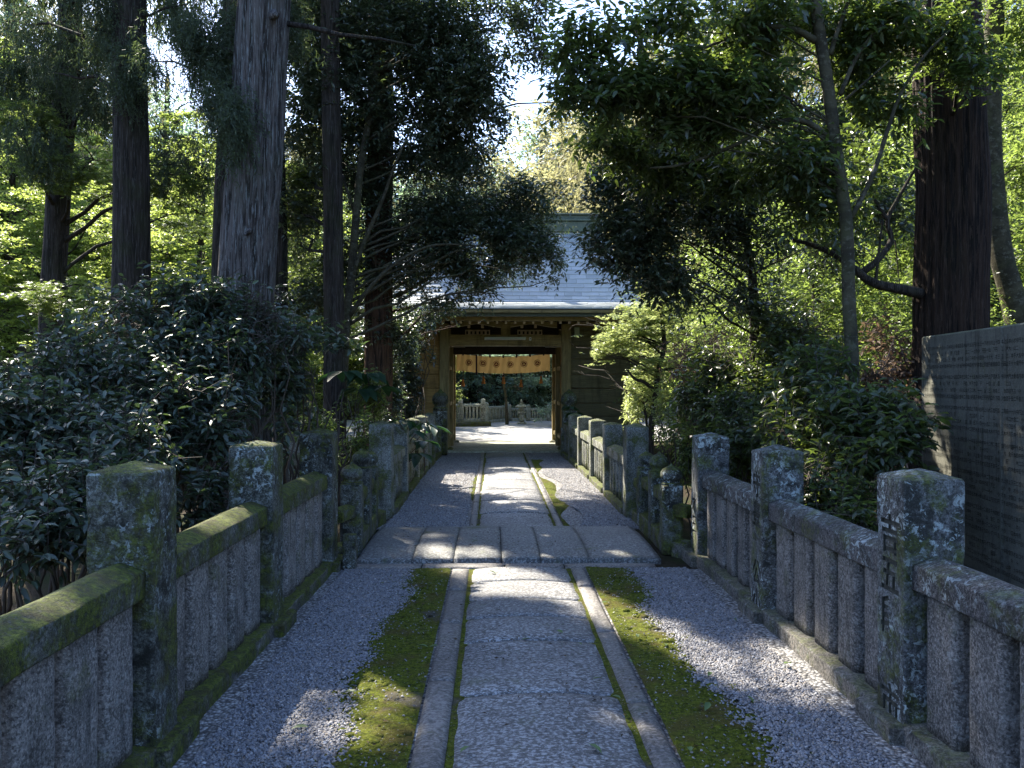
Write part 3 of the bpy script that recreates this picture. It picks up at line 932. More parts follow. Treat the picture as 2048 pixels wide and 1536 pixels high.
def carve(po, body, side, hw):
    """Cut a column of characters into the face of a post that looks at the path."""
    z = 1.0; done = 0
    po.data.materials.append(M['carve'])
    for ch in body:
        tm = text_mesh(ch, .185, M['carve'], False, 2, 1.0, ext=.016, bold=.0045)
        q = arr(tm); h0, h1 = q[:, 1].min(), q[:, 1].max()
        tm.transform(Matrix(((0, 0, -side, 0), (-side, 0, 0, 0), (0, 1, 0, 0), (0, 0, 0, 1))))
        tm.transform(Matrix.Translation((-side * (hw + .003), 0, z - h1)))
        z -= (h1 - h0) + .022
        hit = False
        for attempt in range(14):
            if hit: break
            tj = tm.copy(); tj.transform(Matrix.Translation((0, .0013 * (attempt % 4), -.0021 * (attempt % 5))))
            if attempt: rough(tj, .0012 * (1 + attempt % 4), 11.0, 70 + attempt)
            cut = bpy.data.objects.new('cut', tj); COL.objects.link(cut)
            for solver in ('FAST', 'EXACT'):
                tmp = bpy.data.objects.new('tmp', po.data.copy()); COL.objects.link(tmp)
                md = tmp.modifiers.new('b', 'BOOLEAN'); md.operation = 'DIFFERENCE'; md.solver = solver
                if solver == 'EXACT': md.material_mode = 'TRANSFER'
                md.object = cut
                bpy.context.view_layer.update()
                me = bpy.data.meshes.new_from_object(tmp.evaluated_get(bpy.context.evaluated_depsgraph_get()))
                bpy.data.objects.remove(tmp)
                if len(me.vertices) > len(po.data.vertices) + 15:
                    A, B_ = arr(me), arr(po.data)
                    if np.abs(A.min(0) - B_.min(0)).max() < .004 and np.abs(A.max(0) - B_.max(0)).max() < .004:
                        po.data = me; done += 1; hit = True; break
            bpy.data.objects.remove(cut)
    me = po.data
    me.polygons.foreach_set('use_smooth', [False] * len(me.polygons)); me.update()
    print('CARVE', done, 'of', len(body))
    po['label'] = 'post carved with a column of characters'


def fence(label, posts, xin, side, hw, mats, zrail, seed, inscr=None, base=.10, yb=None, nb=5, group='stone fences beside the path', tops=None, rail_w=.105, extra_rail=None):
    """posts: near-face Y of each post. xin: X of each post's face towards the path. side: -1 left, 1 right."""
    pm, rm, bm, plm = mats
    x0 = xin[0] + side * hw
    f = thing('stone_fence', label, 'stone fence', (x0, posts[0], 0), group)
    for k, y in enumerate(posts):
        xc = xin[k] + side * hw
        top = tops[k] if tops else 1.17
        me = stone_post(hw, hw, 0.0, top, .05, seed=seed + k * 3, dz=.03 if y < 9 else .08, m=6 if y < 9 else 3)
        rl = random.Random(seed + k)
        po = link('post', me, pm, f, (xc - x0, y + hw - posts[0], 0), rz=R(rl.uniform(-1.5, 1.5)))
        po.rotation_euler[1] = R(rl.uniform(-.5, .5))
        if inscr and k in inscr:
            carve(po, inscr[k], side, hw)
        if y > 1 and y < 8:
            # low foot stone that sticks out under the post towards the path
            s_ = MB().box(-.17, .17, -.19, .19, -.05, .085, .012)
            me = s_.mesh('foot_stone'); rough(me, .004, 4, seed + 50 + k)
            link('foot_stone', me, plm, f, (xc - x0 - side * .03, y + hw - posts[0] + .05, 0), smooth=False)
        if k < len(posts) - 1:
            y2 = posts[k + 1]; xc2 = xin[k + 1] + side * hw
            L = y2 - (y + 2 * hw)
            ang = -math.atan2(xc2 - xc, y2 - y)
            ro = link('rail', rail_mesh(L + .01, rail_w, zrail, zrail + .11, .035, seed + 100 + k), rm, f, (xc - x0, y + 2 * hw - .005 - posts[0], 0), rz=ang)
            pl = rail_mesh(L + .02, .15, -.08, base - .01, .01, seed + 200 + k, .005)
            link('plinth', pl, plm, f, (xc - x0, y + 2 * hw - .01 - posts[0], 0), rz=ang)
            n = nb[k] if hasattr(nb, '__len__') else nb
            for i in range(n):
                t = (i + .5) / n
                bw = L / n * .5 * ((.76 if side < 0 else .74) + rl.uniform(-.03, .03) if y < 8 else .62)
                bmh = stone_post(.074, bw, base - .005, zrail + .004, .004, .034, .05 if y < 9 else .12, .002, seed + 300 + k * 10 + i, 3)
                xx = xc + (xc2 - xc) * ((y + 2 * hw + L * t) - y) / (y2 - y)
                link('baluster', bmh, bm, f, (xx - x0, y + 2 * hw + L * t - posts[0], 0), rz=ang + R(rl.uniform(-3, 3)))
    return f


mats_l = (M['post_left'], M['rail_left'], M['baluster'], M['plinth'])
mats_r = (M['post_right'], M['rail_right'], M['baluster_r'], M['plinth_r'])
fence('mossy stone fence nearest on the left with bright green moss along its rail', [-.05, 1.75, 3.55, 5.36, 7.18], [-1.42, -1.41, -1.40, -1.375, -1.35], -1, .138,
      mats_l, .71, 500, None, tops=[1.2, 1.2, 1.215, 1.19, 1.16], nb=5)
fence('lichen spotted stone fence nearest on the right with carved characters on its posts', [0.0, 1.8, 3.70, 5.60, 7.37], [1.83, 1.825, 1.815, 1.795, 1.79], 1, .138,
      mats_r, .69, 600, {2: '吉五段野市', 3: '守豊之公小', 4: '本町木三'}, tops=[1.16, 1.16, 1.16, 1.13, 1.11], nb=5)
mf_ = (M['far_post'], M['far_post'], M['far_post'], M['plinth'])
fl = fence('stone fence beyond the bridge on the left, running up to the gate', [9.9, 11.8, 13.6, 15.4, 17.1, 18.5], [-1.17, -1.18, -1.18, -1.17, -1.16, -1.12], -1, .13, mf_, .60, 700, None, tops=[1.10, 1.02, .98, .96, .95, .6], nb=6)
fr = fence('stone fence beyond the bridge on the right, its far end catching the sun', [9.9, 11.85, 13.6, 15.4, 17.1, 18.5], [1.56, 1.57, 1.57, 1.56, 1.55, 1.5], 1, .13, mf_, .60, 800, None, tops=[1.07, 1.0, .97, .95, .93, .6], nb=6)


def giboshi(mb, z, r):
    """Onion shaped finial."""
    prof = [(r * .95, z), (r * 1.02, z + .012), (r * .80, z + .022), (r * .80, z + .045), (r * .98, z + .058), (r * 1.05, z + .085), (r * 1.0, z + .115), (r * .82, z + .145), (r * .5, z + .168), (r * .2, z + .182), (r * .06, z + .20), (.002, z + .205)]
    mb.lathe(prof, 18)


def bridge_railing(label, side, ys, xs, tops, lens_to):
    f = thing('bridge_railing', label, 'bridge railing', (xs[0], ys[0], 0), 'railings on the stone bridge')
    for k, (x, y) in enumerate(zip(xs, ys)):
        hw = .098
        h = tops[k] - .19
        me = stone_post(hw, hw, 0, h, .006, .035, .04, .003, 900 + k + side * 20, 3)
        po = link('post', me, M['post_left'], f, (x - xs[0], y - ys[0], 0))
        mb = MB(); giboshi(mb, h, hw * 1.02)
        me = mb.mesh('finial'); rough(me, .003, 4, 950 + k)
        link('finial', me, M['post_left'], po)
    # rails between the posts and out to the big posts, stepping down
    ends = [(lens_to[0][0], lens_to[0][1])] + list(zip(xs, ys)) + [(lens_to[1][0], lens_to[1][1])]
    zt = [.46, .56, .56, .50]
    for k in range(len(ends) - 1):
        (xa, ya), (xb, yb) = ends[k], ends[k + 1]
        L = math.hypot(xb - xa, yb - ya) - .16
        ang = -math.atan2(xb - xa, yb - ya)
        dx, dy = (xb - xa) / (L + .16) * .08, (yb - ya) / (L + .16) * .08
        link('rail', rail_mesh(L, .075, zt[k] - .10, zt[k], .02, 970 + k, .003), M['rail_left'], f, (xa + dx - xs[0], ya + dy - ys[0], 0), rz=ang)
        link('lower_rail', rail_mesh(L, .095, -.04 if k != 1 else .0, .13 if k in (0, 3) else .17, .02, 980 + k, .004), M['plinth'], f, (xa + dx - xs[0], ya + dy - ys[0], 0), rz=ang)


bridge_railing('mossy bridge railing with onion finials on the left of the bridge', -1, [7.95, 8.65, 9.35], [-1.31, -1.33, -1.36], [.85, .92, .86], ((-1.42, 7.5), (-1.30, 9.85)))
bridge_railing('dark bridge railing with onion finials on the right of the bridge', 1, [7.95, 8.65, 9.35], [1.68, 1.70, 1.70], [.83, .88, .84], ((1.88, 7.7), (1.70, 9.85)))
me = stone_post(.055, .055, 0, .30, .004, .01, .04, .003, 990, 3)
tag(link('marker_post', me, M['post_left'], None, (-1.22, 7.30, 0)), 'short square stone stub by the last post of the left fence', 'marker post')

for sx, lab in ((-1.155, 'weathered onion topped pillar just left of the gate opening'), (1.70, 'weathered onion topped pillar just right of the gate opening')):
    t = thing('finial_pillar', lab, 'stone pillar', (sx, 18.85, 0), 'onion topped pillars at the gate')
    link('shaft', stone_post(.155, .155, 0, .98, .01, .02, .06, .003, 1001, 4), M['post_left'], t)
    mb = MB().lathe([(.155, .985), (.165, 1.03), (.13, 1.06), (.125, 1.10), (.17, 1.14), (.185, 1.22), (.165, 1.30), (.11, 1.37), (.05, 1.41), (.02, 1.45), (.003, 1.46)], 20)
    me = mb.mesh('finial'); rough(me, .003, 4, 5)
    link('finial', me, M['post_left'], t)


# ------------------------------------------------------------------ the gate
GX0 = .30
gate = thing('shrine_gate', 'weathered wooden shrine gate with a concave slate roof at the end of the path', 'gate', (GX0, 20.0, 0))
def gp(name, mb, mat, parent=gate, smooth=False, label=None):
    o = mb.build(name, mat, parent, world=True, smooth=smooth)
    if label: o['label'] = label
    return o
for x in (-1.13, 1.735):
    gp('column', MB().box(x - .11, x + .11, 19.9, 20.12, .02, 2.98, .012), M['wood_v'])
    gp('foundation_stone', MB().box(x - .2, x + .2, 19.8, 20.22, -.05, .075, .03), M['plinth'])
for x in (-1.06, 1.66):
    gp('column', MB().box(x - .09, x + .09, 21.1, 21.28, .02, 2.9, .01), M['wood_v'])
    gp('column', MB().box(x - .09, x + .09, 22.3, 22.48, .02, 2.9, .01), M['wood_v'])
    gp('foundation_stone', MB().box(x - .18, x + .18, 22.2, 22.6, -.05, .09, .03), M['court_stone'])
    s = 1 if x > 0 else -1
    gp('side_panel', MB().box(x + s * .02, x + s * .05, 20.12, 22.3, .05, 2.6), M['wall_wood'])
    for z in (.25, 1.05, 1.9): gp('side_rail', MB().box(x - s * .06, x + s * .02, 20.12, 22.3, z, z + .09), M['wood'])
gp('floor', MB().box(-1.5, 2.1, 19.40, 22.62, -.12, .03, .01), M['court_stone'])
gp('step', MB().box(-1.4, 2.0, 19.26, 19.396, -.1, .0, .01), M['kerb'])
gp('lintel', MB().box(-1.017, 1.622, 19.94, 20.10, 2.46, 2.72, .008), M['wood'])
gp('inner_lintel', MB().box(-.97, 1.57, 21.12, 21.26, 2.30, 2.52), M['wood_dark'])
gp('inner_lintel', MB().box(-.97, 1.57, 22.32, 22.46, 2.44, 2.62), M['wood'])
gp('lintel_trim', MB().box(-.64, 1.24, 19.925, 19.937, 2.448, 2.458), M['wood_pale'])
for a, b in ((-1.017, -.64), (1.24, 1.622)): gp('lintel_trim', MB().box(a, b, 19.925, 19.937, 2.428, 2.438), M['wood_pale'])
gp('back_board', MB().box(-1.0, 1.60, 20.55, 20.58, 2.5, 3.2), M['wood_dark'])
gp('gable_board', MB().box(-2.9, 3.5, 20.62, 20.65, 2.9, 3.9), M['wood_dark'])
gp('ceiling', MB().box(-1.24, 1.84, 20.66, 22.3, 2.92, 2.95), M['wood'])
gp('strut', MB().box(.20, .42, 19.98, 20.08, 2.722, 3.0), M['wood'])
for cx in (-.36, .90):
    # vent with slats, its pale colour standing in for sunlight behind, and a curved bracket above each half of the lintel
    v = gp('vent', MB().box(cx - .30, cx + .30, 20.50, 20.535, 2.735, 2.87), M['wood_pale'])
    for k in range(6):
        x = cx - .25 + k * .1
        gp('vent_slot', MB().box(x - .022, x + .022, 20.49, 20.498, 2.765, 2.835), M['wood_dark'], parent=v)
    mb = MB()
    top = [(cx - .62 + 1.24 * k / 20, 2.985 - .085 * abs(math.sin(math.pi * (k / 20 - .5))) ** 1.5) for k in range(21)]
    for k in range(20):
        (xa, za), (xb, zb) = top[k], top[k + 1]
        mb.add([(xa, 20.0, za), (xb, 20.0, zb), (xb, 20.0, 3.03), (xa, 20.0, 3.03), (xa, 20.05, za), (xb, 20.05, zb), (xb, 20.05, 3.03), (xa, 20.05, 3.03)],
               [(0, 1, 2, 3), (7, 6, 5, 4), (0, 4, 5, 1)])
    gp('bracket', mb, M['wood'])
    mb = MB()
    for k in range(20):
        (xa, za), (xb, zb) = top[k], top[k + 1]
        mb.add([(xa, 19.985, za - .012), (xb, 19.985, zb - .012), (xb, 19.985, zb), (xa, 19.985, za), (xa, 19.998, za - .012), (xb, 19.998, zb - .012), (xb, 19.998, zb), (xa, 19.998, za)], [(0, 1, 2, 3), (0, 4, 5, 1), (3, 2, 6, 7)])
    gp('bracket_trim', mb, M['wood_pale'])
    gp('soffit', MB().box(cx - .33, cx + .33, 20.1, 20.45, 3.03, 3.05), M['wood_pale'])
    for dx in (-.2, .12): gp('hanger', MB().box(cx + dx - .03, cx + dx + .03, 20.12, 20.3, 2.9, 3.03), M['wood_pale'])
# outer walls of horizontal boards
for (a, b) in ((-2.75, -1.243), (1.848, 3.35)):
    z = .12; k = 0
    while z < 2.9:
        h = (.33, .36, .31, .35)[k % 4]
        gp('wall_board', MB().box(a, b, 20.0 + .004 * (k % 2), 20.05, z, z + h - .012, .006), M['wall_wood'] if a < 0 else M['wall_dim'])
        z += h; k += 1
    gp('wall_base', MB().box(a, b, 19.97, 20.06, -.05, .118), M['plinth'])
    e = a if a < 0 else b
    gp('corner_column', MB().box(e - .1, e + .1, 19.92, 20.12, 0, 3.0, .01), M['wood_v'])
    gp('side_wall', MB().box(e - .03, e + .03, 20.13, 22.6, 0, 3.0), M['wall_wood'])
    gp('rear_wall', MB().box(a, b, 22.5, 22.55, 0, 3.0), M['wall_wood'])
    gp('head_beam', MB().box(a, b, 19.94, 20.07, 2.90, 3.02), M['wood'])
gp('purlin', MB().box(-3.0, 3.6, 18.62, 18.74, 2.955, 3.045, .005), M['wood'])
gp('eave_board', MB().box(-3.05, 3.65, 18.40, 18.46, 3.03, 3.19, .005), flat_mat('copper_fascia', (.085, .10, .072), .6, 6, .25))
mb = MB()
for k in range(34):
    x = -2.95 + k * .197
    mb.add([(x - .03, 18.5, 3.05), (x + .03, 18.5, 3.05), (x + .03, 20.6, 3.06), (x - .03, 20.6, 3.06), (x - .03, 18.5, 3.11), (x + .03, 18.5, 3.11), (x + .03, 20.6, 3.14), (x - .03, 20.6, 3.14)],
           [(3, 2, 1, 0), (4, 5, 6, 7), (0, 1, 5, 4), (1, 2, 6, 5), (3, 0, 4, 7)])
gp('rafters', mb, M['wood'])
mb = MB()
for k in range(26): mb.box(-2.3 + k * .2 - .025, -2.3 + k * .2 + .025, 18.745, 18.80, 2.90, 2.954)
gp('rafter_ends', mb, M['wood_pale'])
prof = [(18.32, 3.20), (18.6, 3.255), (18.9, 3.32), (19.2, 3.41), (19.45, 3.56), (19.75, 3.86), (20.1, 4.26), (20.5, 4.64), (20.9, 5.03), (21.3, 5.42)]
PR = spline([(y, 0, z) for y, z in prof], 8)
py_ = np.array([p[0] for p in PR]); pz_ = np.array([p[2] for p in PR])
al = np.concatenate([[0], np.cumsum(np.hypot(np.diff(py_), np.diff(pz_)))])
t = NT('roof_slate')
pp = t.pos()
g_ = t.n('ShaderNodeNewGeometry')
c = t.mix(g_.outputs['Random Per Island'], (.42, .44, .45), (.58, .60, .61))
c = t.mix(t.math('MULTIPLY', t.noise(pp, 5, 6, .7), .6), c, (.15, .18, .13))
M['slate'] = t.bsdf(c, .55, t.bump(t.noise(pp, 30, 4), .2, .004), .5)
roof = gp('roof', MB().loft([[(-3.0 + .9 * q, y, z - .03), (3.6 - .9 * q, y, z - .03), (3.6 - .9 * q, y, z - .09), (-3.0 + .9 * q, y, z - .09)] for y, z, q in [(py_[i], pz_[i], al[i] / al[-1]) for i in range(0, len(al), 3)]]
                    + [[(-2.1 - .9 * q, 21.3 + (21.3 - y), z - .03), (2.7 + .9 * q, 21.3 + (21.3 - y), z - .03), (2.7 + .9 * q, 21.3 + (21.3 - y), z - .09), (-2.1 - .9 * q, 21.3 + (21.3 - y), z - .09)] for y, z, q in [(py_[i], pz_[i], 1 - al[i] / al[-1]) for i in range(len(al) - 4, -1, -3)]]), M['wood'])
mb = MB(); ncourse = 25; rnd = random.Random(4)
for cidx in range(ncourse):
    a0, a1 = al[-1] * cidx / ncourse, al[-1] * (cidx + 1.12) / ncourse
    y0, z0 = np.interp(a0, al, py_), np.interp(a0, al, pz_)
    y1, z1 = np.interp(min(a1, al[-1]), al, py_), np.interp(min(a1, al[-1]), al, pz_)
    q = cidx / ncourse
    xa, xb = -3.04 + .92 * q, 3.64 - .92 * q
    x = xa - (0.2 if cidx % 2 else 0)
    while x < xb:
        u0, u1 = max(x, xa) + .003, min(x + .40, xb) - .003
        if u1 - u0 > .05:
            j = rnd.uniform(-.003, .003)
            mb.add([(u0, y0, z0 + .018 + j), (u1, y0, z0 + .018 - j), (u1, y1, z1), (u0, y1, z1), (u0, y0, z0 - .01), (u1, y0, z0 - .01), (u0, y1, z1 - .02), (u1, y1, z1 - .02)],
                   [(0, 1, 2, 3), (4, 5, 1, 0), (5, 7, 2, 1), (6, 4, 0, 3)])
        x += .40
gp('shingles', mb, M['slate'], parent=roof)
M['copper'] = flat_mat('aged_copper', (.12, .145, .10), .45, 5, .3, .15)
rd = gp('ridge', MB().box(-2.15, 2.75, 21.16, 21.44, 5.36, 5.62, .01), M['copper'], parent=roof)
gp('ridge_cap', MB().box(-2.25, 2.85, 21.10, 21.50, 5.625, 5.67, .01), M['copper'], parent=roof)
gp('ridge_cap', MB().box(-2.2, 2.8, 21.18, 21.42, 5.675, 5.775, .01), M['copper'], parent=roof)
gp('ridge_cap', MB().box(-2.3, 2.9, 21.12, 21.48, 5.78, 5.82, .01), M['copper'], parent=roof)
gp('ridge_ornament', MB().box(.26, .52, 21.05, 21.095, 5.5, 5.98, .01), M['copper'], parent=roof)
for s, e in ((-1, -3.0), (1, 3.6)):
    # hipped side slopes
    mb = MB()
    top = (e - s * .9)
    mb.add([(e, 18.35, 3.17), (e, 24.25, 3.17), (top, 21.3, 5.40), (e - s * .35, 19.5, 3.62), (e - s * .35, 23.1, 3.62)], [(0, 3, 4, 1) if s > 0 else (1, 4, 3, 0), (3, 2, 4) if s > 0 else (4, 2, 3)])
    gp('side_slope', mb, M['slate'], parent=roof)

t = thing('fluorescent_lamp', 'unlit white fluorescent tube lamp fixed to the front of the gate beam', 'lamp', (.30, 19.88, 2.62))
fo = MB().box(-.19, .78, 19.86, 19.935, 2.595, 2.665, .01).build('lamp_body', flat_mat('lamp_white', (.55, .60, .50), .5, 5, .08), t, world=True)
MB().tube([(-.15, 19.845, 2.61), (.74, 19.845, 2.61)], .014, 10).build('tube', M['white_paint'], t, world=True, smooth=True)
for x in (-.17, .75): MB().box(x - .012, x + .012, 19.83, 19.858, 2.595, 2.63).build('socket', M['white_paint'], t, world=True)
t = thing('wall_switch', 'small pale switch box beside the lamp on the gate beam', 'switch', (.88, 19.92, 2.62))
MB().box(.86, .91, 19.90, 19.936, 2.585, 2.66, .005).build('box', M['white_paint'], t, world=True)
MB().box(.875, .895, 19.89, 19.898, 2.61, 2.64).build('toggle', M['wood_dark'], t, world=True)
t = thing('meter_box', 'pale green box mounted high on the wall right of the gate opening', 'box', (1.98, 19.9, 2.8))
MB().box(1.92, 2.04, 19.86, 19.995, 2.70, 2.90, .01).build('box', flat_mat('meter_green', (.33, .38, .26), .6, 5, .1), t, world=True)
MB().box(1.935, 2.025, 19.85, 19.858, 2.74, 2.88).build('lid', flat_mat('meter_lid', (.42, .47, .34), .5, 5, .1), t, world=True)

# curtain with its crests, straps, tassels
t = NT('curtain_cloth')
b = t.n('ShaderNodeBsdfPrincipled'); b.inputs['Roughness'].default_value = .9
cc = t.mix(t.noise(t.pos((1, 1, 1)), 3.5, 4), (.58, .39, .16), (.70, .50, .23))
t.l(cc, b.inputs['Base Color'])
tr = t.n('ShaderNodeBsdfTranslucent'); t.l(cc, tr.inputs[0])
mx = t.n('ShaderNodeMixShader', i_Fac=.55); t.l(b.outputs[0], mx.inputs[1]); t.l(tr.outputs[0], mx.inputs[2]); t.l(mx.outputs[0], t.out.inputs[0])
M['cloth'] = t.m
M['crest'] = flat_mat('crest_red', (.16, .025, .022), .9, 10, .1)
M['strap'] = flat_mat('strap_purple', (.045, .018, .030), .9, 10, .1)
M['tassel'] = flat_mat('tassel_orange', (.50, .20, .05), .8, 60, .35, .6)
CY = 22.27
def ctop(x):
    q = (x - .28) / 1.25
    return 2.275 + .085 * q * q
cur = thing('gate_curtain', 'cream ceremonial curtain with red swirl crests hung across the gate opening', 'curtain', (.28, CY, 2.3))
nxc, nzc = 120, 10
Vv = []
for j in range(nzc + 1):
    for i in range(nxc + 1):
        x = -.95 + 2.46 * i / nxc
        h = .44 if abs(x - .28) < 1.18 else .46
        z = ctop(x) - h * j / nzc
        Vv.append((x, CY + .018 * math.sin(x * 17) * (j / nzc) ** .5 + .008 * math.sin(x * 41 + j * .3), z))
ii, jj = np.meshgrid(np.arange(nxc), np.arange(nzc)); a = (jj * (nxc + 1) + ii).ravel()
link('cloth', mesh_np('cloth', np.array(Vv), np.stack([a, a + nxc + 1, a + nxc + 2, a + 1], 1)), M['cloth'], cur, world=True)
def disc(mb, cx, y, cz, r, n=16):
    b = len(mb.v)
    mb.v += [(cx + r * math.cos(6.2832 * k / n), y, cz + r * math.sin(6.2832 * k / n)) for k in range(n)]
    mb.f.append(tuple(b + k for k in range(n)))
for px_, py in ((938, 725), (966, 726.5), (992.5, 728.5), (1020.5, 729), (1048, 728), (1074.5, 726)):
    w = W(px_, py, CY - .03); cx, cz = w[0], w[2]; r = .088; y = CY - .034
    mb = MB()
    for k in range(32):
        a0, a1 = 6.2832 * k / 32, 6.2832 * (k + 1) / 32
        mb.add([(cx + q * math.cos(a_), y, cz + q * math.sin(a_)) for q, a_ in ((r, a0), (r, a1), (r * .87, a1), (r * .87, a0))], [(0, 1, 2, 3)])
    for m3 in range(3):
        base = m3 * 2.0944 + .4
        disc(mb, cx + .36 * r * math.cos(base), y, cz + .36 * r * math.sin(base), r * .25)
        prev = None
        for k in range(13):
            tt = k / 12; a_ = base + tt * 2.3; rho = r * (.38 + .36 * tt); wv = r * .22 * (1 - tt) ** .8
            cur_ = ((cx + (rho - wv) * math.cos(a_), y + .001, cz + (rho - wv) * math.sin(a_)), (cx + (rho + wv) * math.cos(a_), y + .001, cz + (rho + wv) * math.sin(a_)))
            if prev: mb.add([prev[0], prev[1], cur_[1], cur_[0]], [(0, 1, 2, 3)])
            prev = cur_
    mb.build('crest', M['crest'], cur, world=True)
for px_, full in ((926, 0), (953, 1), (980, 0), (1006.5, 0), (1033, 0), (1060, 0), (1087, 0)):
    x = W(px_, 720, CY)[0]
    zt, zb = ctop(x) + .05, ctop(x) - (.50 if full else .03)
    MB().box(x - .022, x + .022, CY - .036, CY - .030, zb, zt).build('strap', M['strap'], cur, world=True)
    if not full:
        MB().box(x - .016, x + .016, CY + .036, CY + .040, ctop(x) - .50, ctop(x) - .40).build('strap', M['strap'], cur, world=True)
for px_, pe in ((926, 773), (967, 767.5), (1007, 768), (1042, 774), (1082, 767)):
    w = W(px_, pe, CY); x, zb = w[0], w[2]
    z1 = zb + .17
    tsl = MB().lathe([(.0, z1 + .03), (.016, z1 + .025), (.03, z1), (.026, z1 - .02), (.020, z1 - .035), (.034, z1 - .06), (.042, z1 - .11), (.05, zb), (.0, zb + .01)], 14, (x, CY - .02)).build('tassel', M['tassel'], cur, world=True, smooth=True)
    MB().tube([(x, CY - .02, z1 + .02), (x + .004, CY - .02, (z1 + ctop(x) - .4) / 2), (x, CY - .02, ctop(x) - .42)], .009, 6).build('cord', M['strap'], tsl, world=True)
MB().tube([(-.97, CY, ctop(-.95)), (-.3, CY, ctop(-.3) + .01), (.28, CY, ctop(.28) + .01), (.9, CY, ctop(.9) + .01), (1.56, CY, ctop(1.5))], .007, 6).build('hanging_rope', M['strap'], cur, world=True)

# ------------------------------------------------------------------ courtyard beyond the gate
GC = .09
def small_fence(label, pts, hpost, hrail, seed, pw, npk, inscr=None, mat=None, basez=0.0):
    mat = mat or M['court_stone']
    f = thing('stone_fence', label, 'stone fence', (pts[0][0], pts[0][1], GC), 'stone fences in the courtyard')
    for k, (x, y) in enumerate(pts):
        po = link('post', stone_post(pw, pw, 0, hpost + basez, .05, seed=seed + k, dz=.15, m=2), mat, f, (x - pts[0][0], y - pts[0][1], 0))
        if inscr and k in inscr:
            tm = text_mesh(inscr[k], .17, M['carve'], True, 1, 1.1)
            h = arr(tm)[:, 1].max()
            tm.transform(Matrix(((1, 0, 0, 0), (0, 0, -1, 0), (0, 1, 0, 0), (0, 0, 0, 1))))
            tm.transform(Matrix.Translation((0, -pw - .006, hpost + basez - .1 - h)))
            link('inscription', tm, None, po, smooth=False)
    for k in range(len(pts) - 1):
        (xa, ya), (xb, yb) = pts[k], pts[k + 1]
        L = math.hypot(xb - xa, yb - ya); ang = -math.atan2(xb - xa, yb - ya)
        link('rail', rail_mesh(L - 2 * pw, .07, hrail - .08 + basez, hrail + basez, .02, seed + 30 + k), mat, f, (xa + (xb - xa) / L * pw - pts[0][0], ya + (yb - ya) / L * pw - pts[0][1], 0), rz=ang)
        link('base_rail', rail_mesh(L - 2 * pw, .09, 0, .12 + basez, .01, seed + 40 + k), mat, f, (xa + (xb - xa) / L * pw - pts[0][0], ya + (yb - ya) / L * pw - pts[0][1], 0), rz=ang)
        for i in range(npk):
            q = (i + .7) / (npk + .4)
            link('baluster', stone_post(.05, L / npk * .30, .10 + basez, hrail - .075 + basez, .002, .01, .2, .002, seed + 60 + i, 2), mat, f, (xa + (xb - xa) * q - pts[0][0], ya + (yb - ya) * q - pts[0][1], 0), rz=ang)
    return f


fA = small_fence('pale stone fence with inscribed posts across the courtyard, left in the gate opening', [(-1.95, 30.2), (-1.13, 30.0), (-.33, 30.0)], .78, .62, 1200, .085, 6, {1: '吉川六四', 2: '大野万三'}, basez=.12)
link('terrace_wall', rough(MB().box(-.9, 1.1, -.35, .12, -.1, .13, .03).mesh('terrace_wall'), .02, 1.5, 3), M['plinth'], fA, (.8, -.25, 0))
small_fence('bluish stone fence descending behind the courtyard tree', [(-.22, 31.4), (.55, 33.0)], .74, .60, 1300, .08, 6)
small_fence('low dark stone fence behind the stone lantern', [(.66, 33.2), (1.4, 33.2), (2.2, 33.2)], .62, .50, 1400, .08, 8)

ln = thing('stone_lantern', 'weathered stone lantern standing in the courtyard beyond the gate', 'stone lantern', (1.06, 31.0, GC))
def lp(name, prof, n=6, mat=M['court_stone']):
    return MB().lathe(prof, n).build(name, mat, ln, smooth=n > 8)
lp('base', [(.001, 0), (.17, 0), (.17, .05), (.12, .08), (.001, .08)])
lp('pillar', [(.001, .08), (.085, .08), (.085, .16), (.095, .18), (.085, .20), (.08, .36), (.001, .36)], 16)
lp('platform', [(.001, .36), (.10, .36), (.17, .42), (.17, .45), (.001, .45)])
fb = lp('fire_box', [(.001, .45), (.095, .45), (.095, .60), (.001, .60)], 4)
for dx in (0,):
    MB().box(-.03, .03, -.075, -.070, .48, .57).build('opening', M['carve'], ln)  # solid dark plate stands in for shade inside the fire box
lp('cap', [(.001, .60), (.23, .615), (.24, .64), (.12, .71), (.05, .76), (.001, .76)])
lp('finial', [(.001, .76), (.045, .77), (.055, .81), (.03, .86), (.001, .90)], 14)

# ------------------------------------------------------------------ inscribed stone tablet on the right
tab = thing('stone_tablet', 'tall grey stone tablet covered in rows of small engraved characters by the red trunk', 'stone tablet', (3.57, 7.0, 0))
TA = math.atan2(.37, 3.0)
tab.rotation_euler = (0, 0, math.pi - TA)       # local +Y runs towards the camera along the face
def tabp(name, mb, mat, **k):
    o = mb.build(name, mat, tab, **k); return o
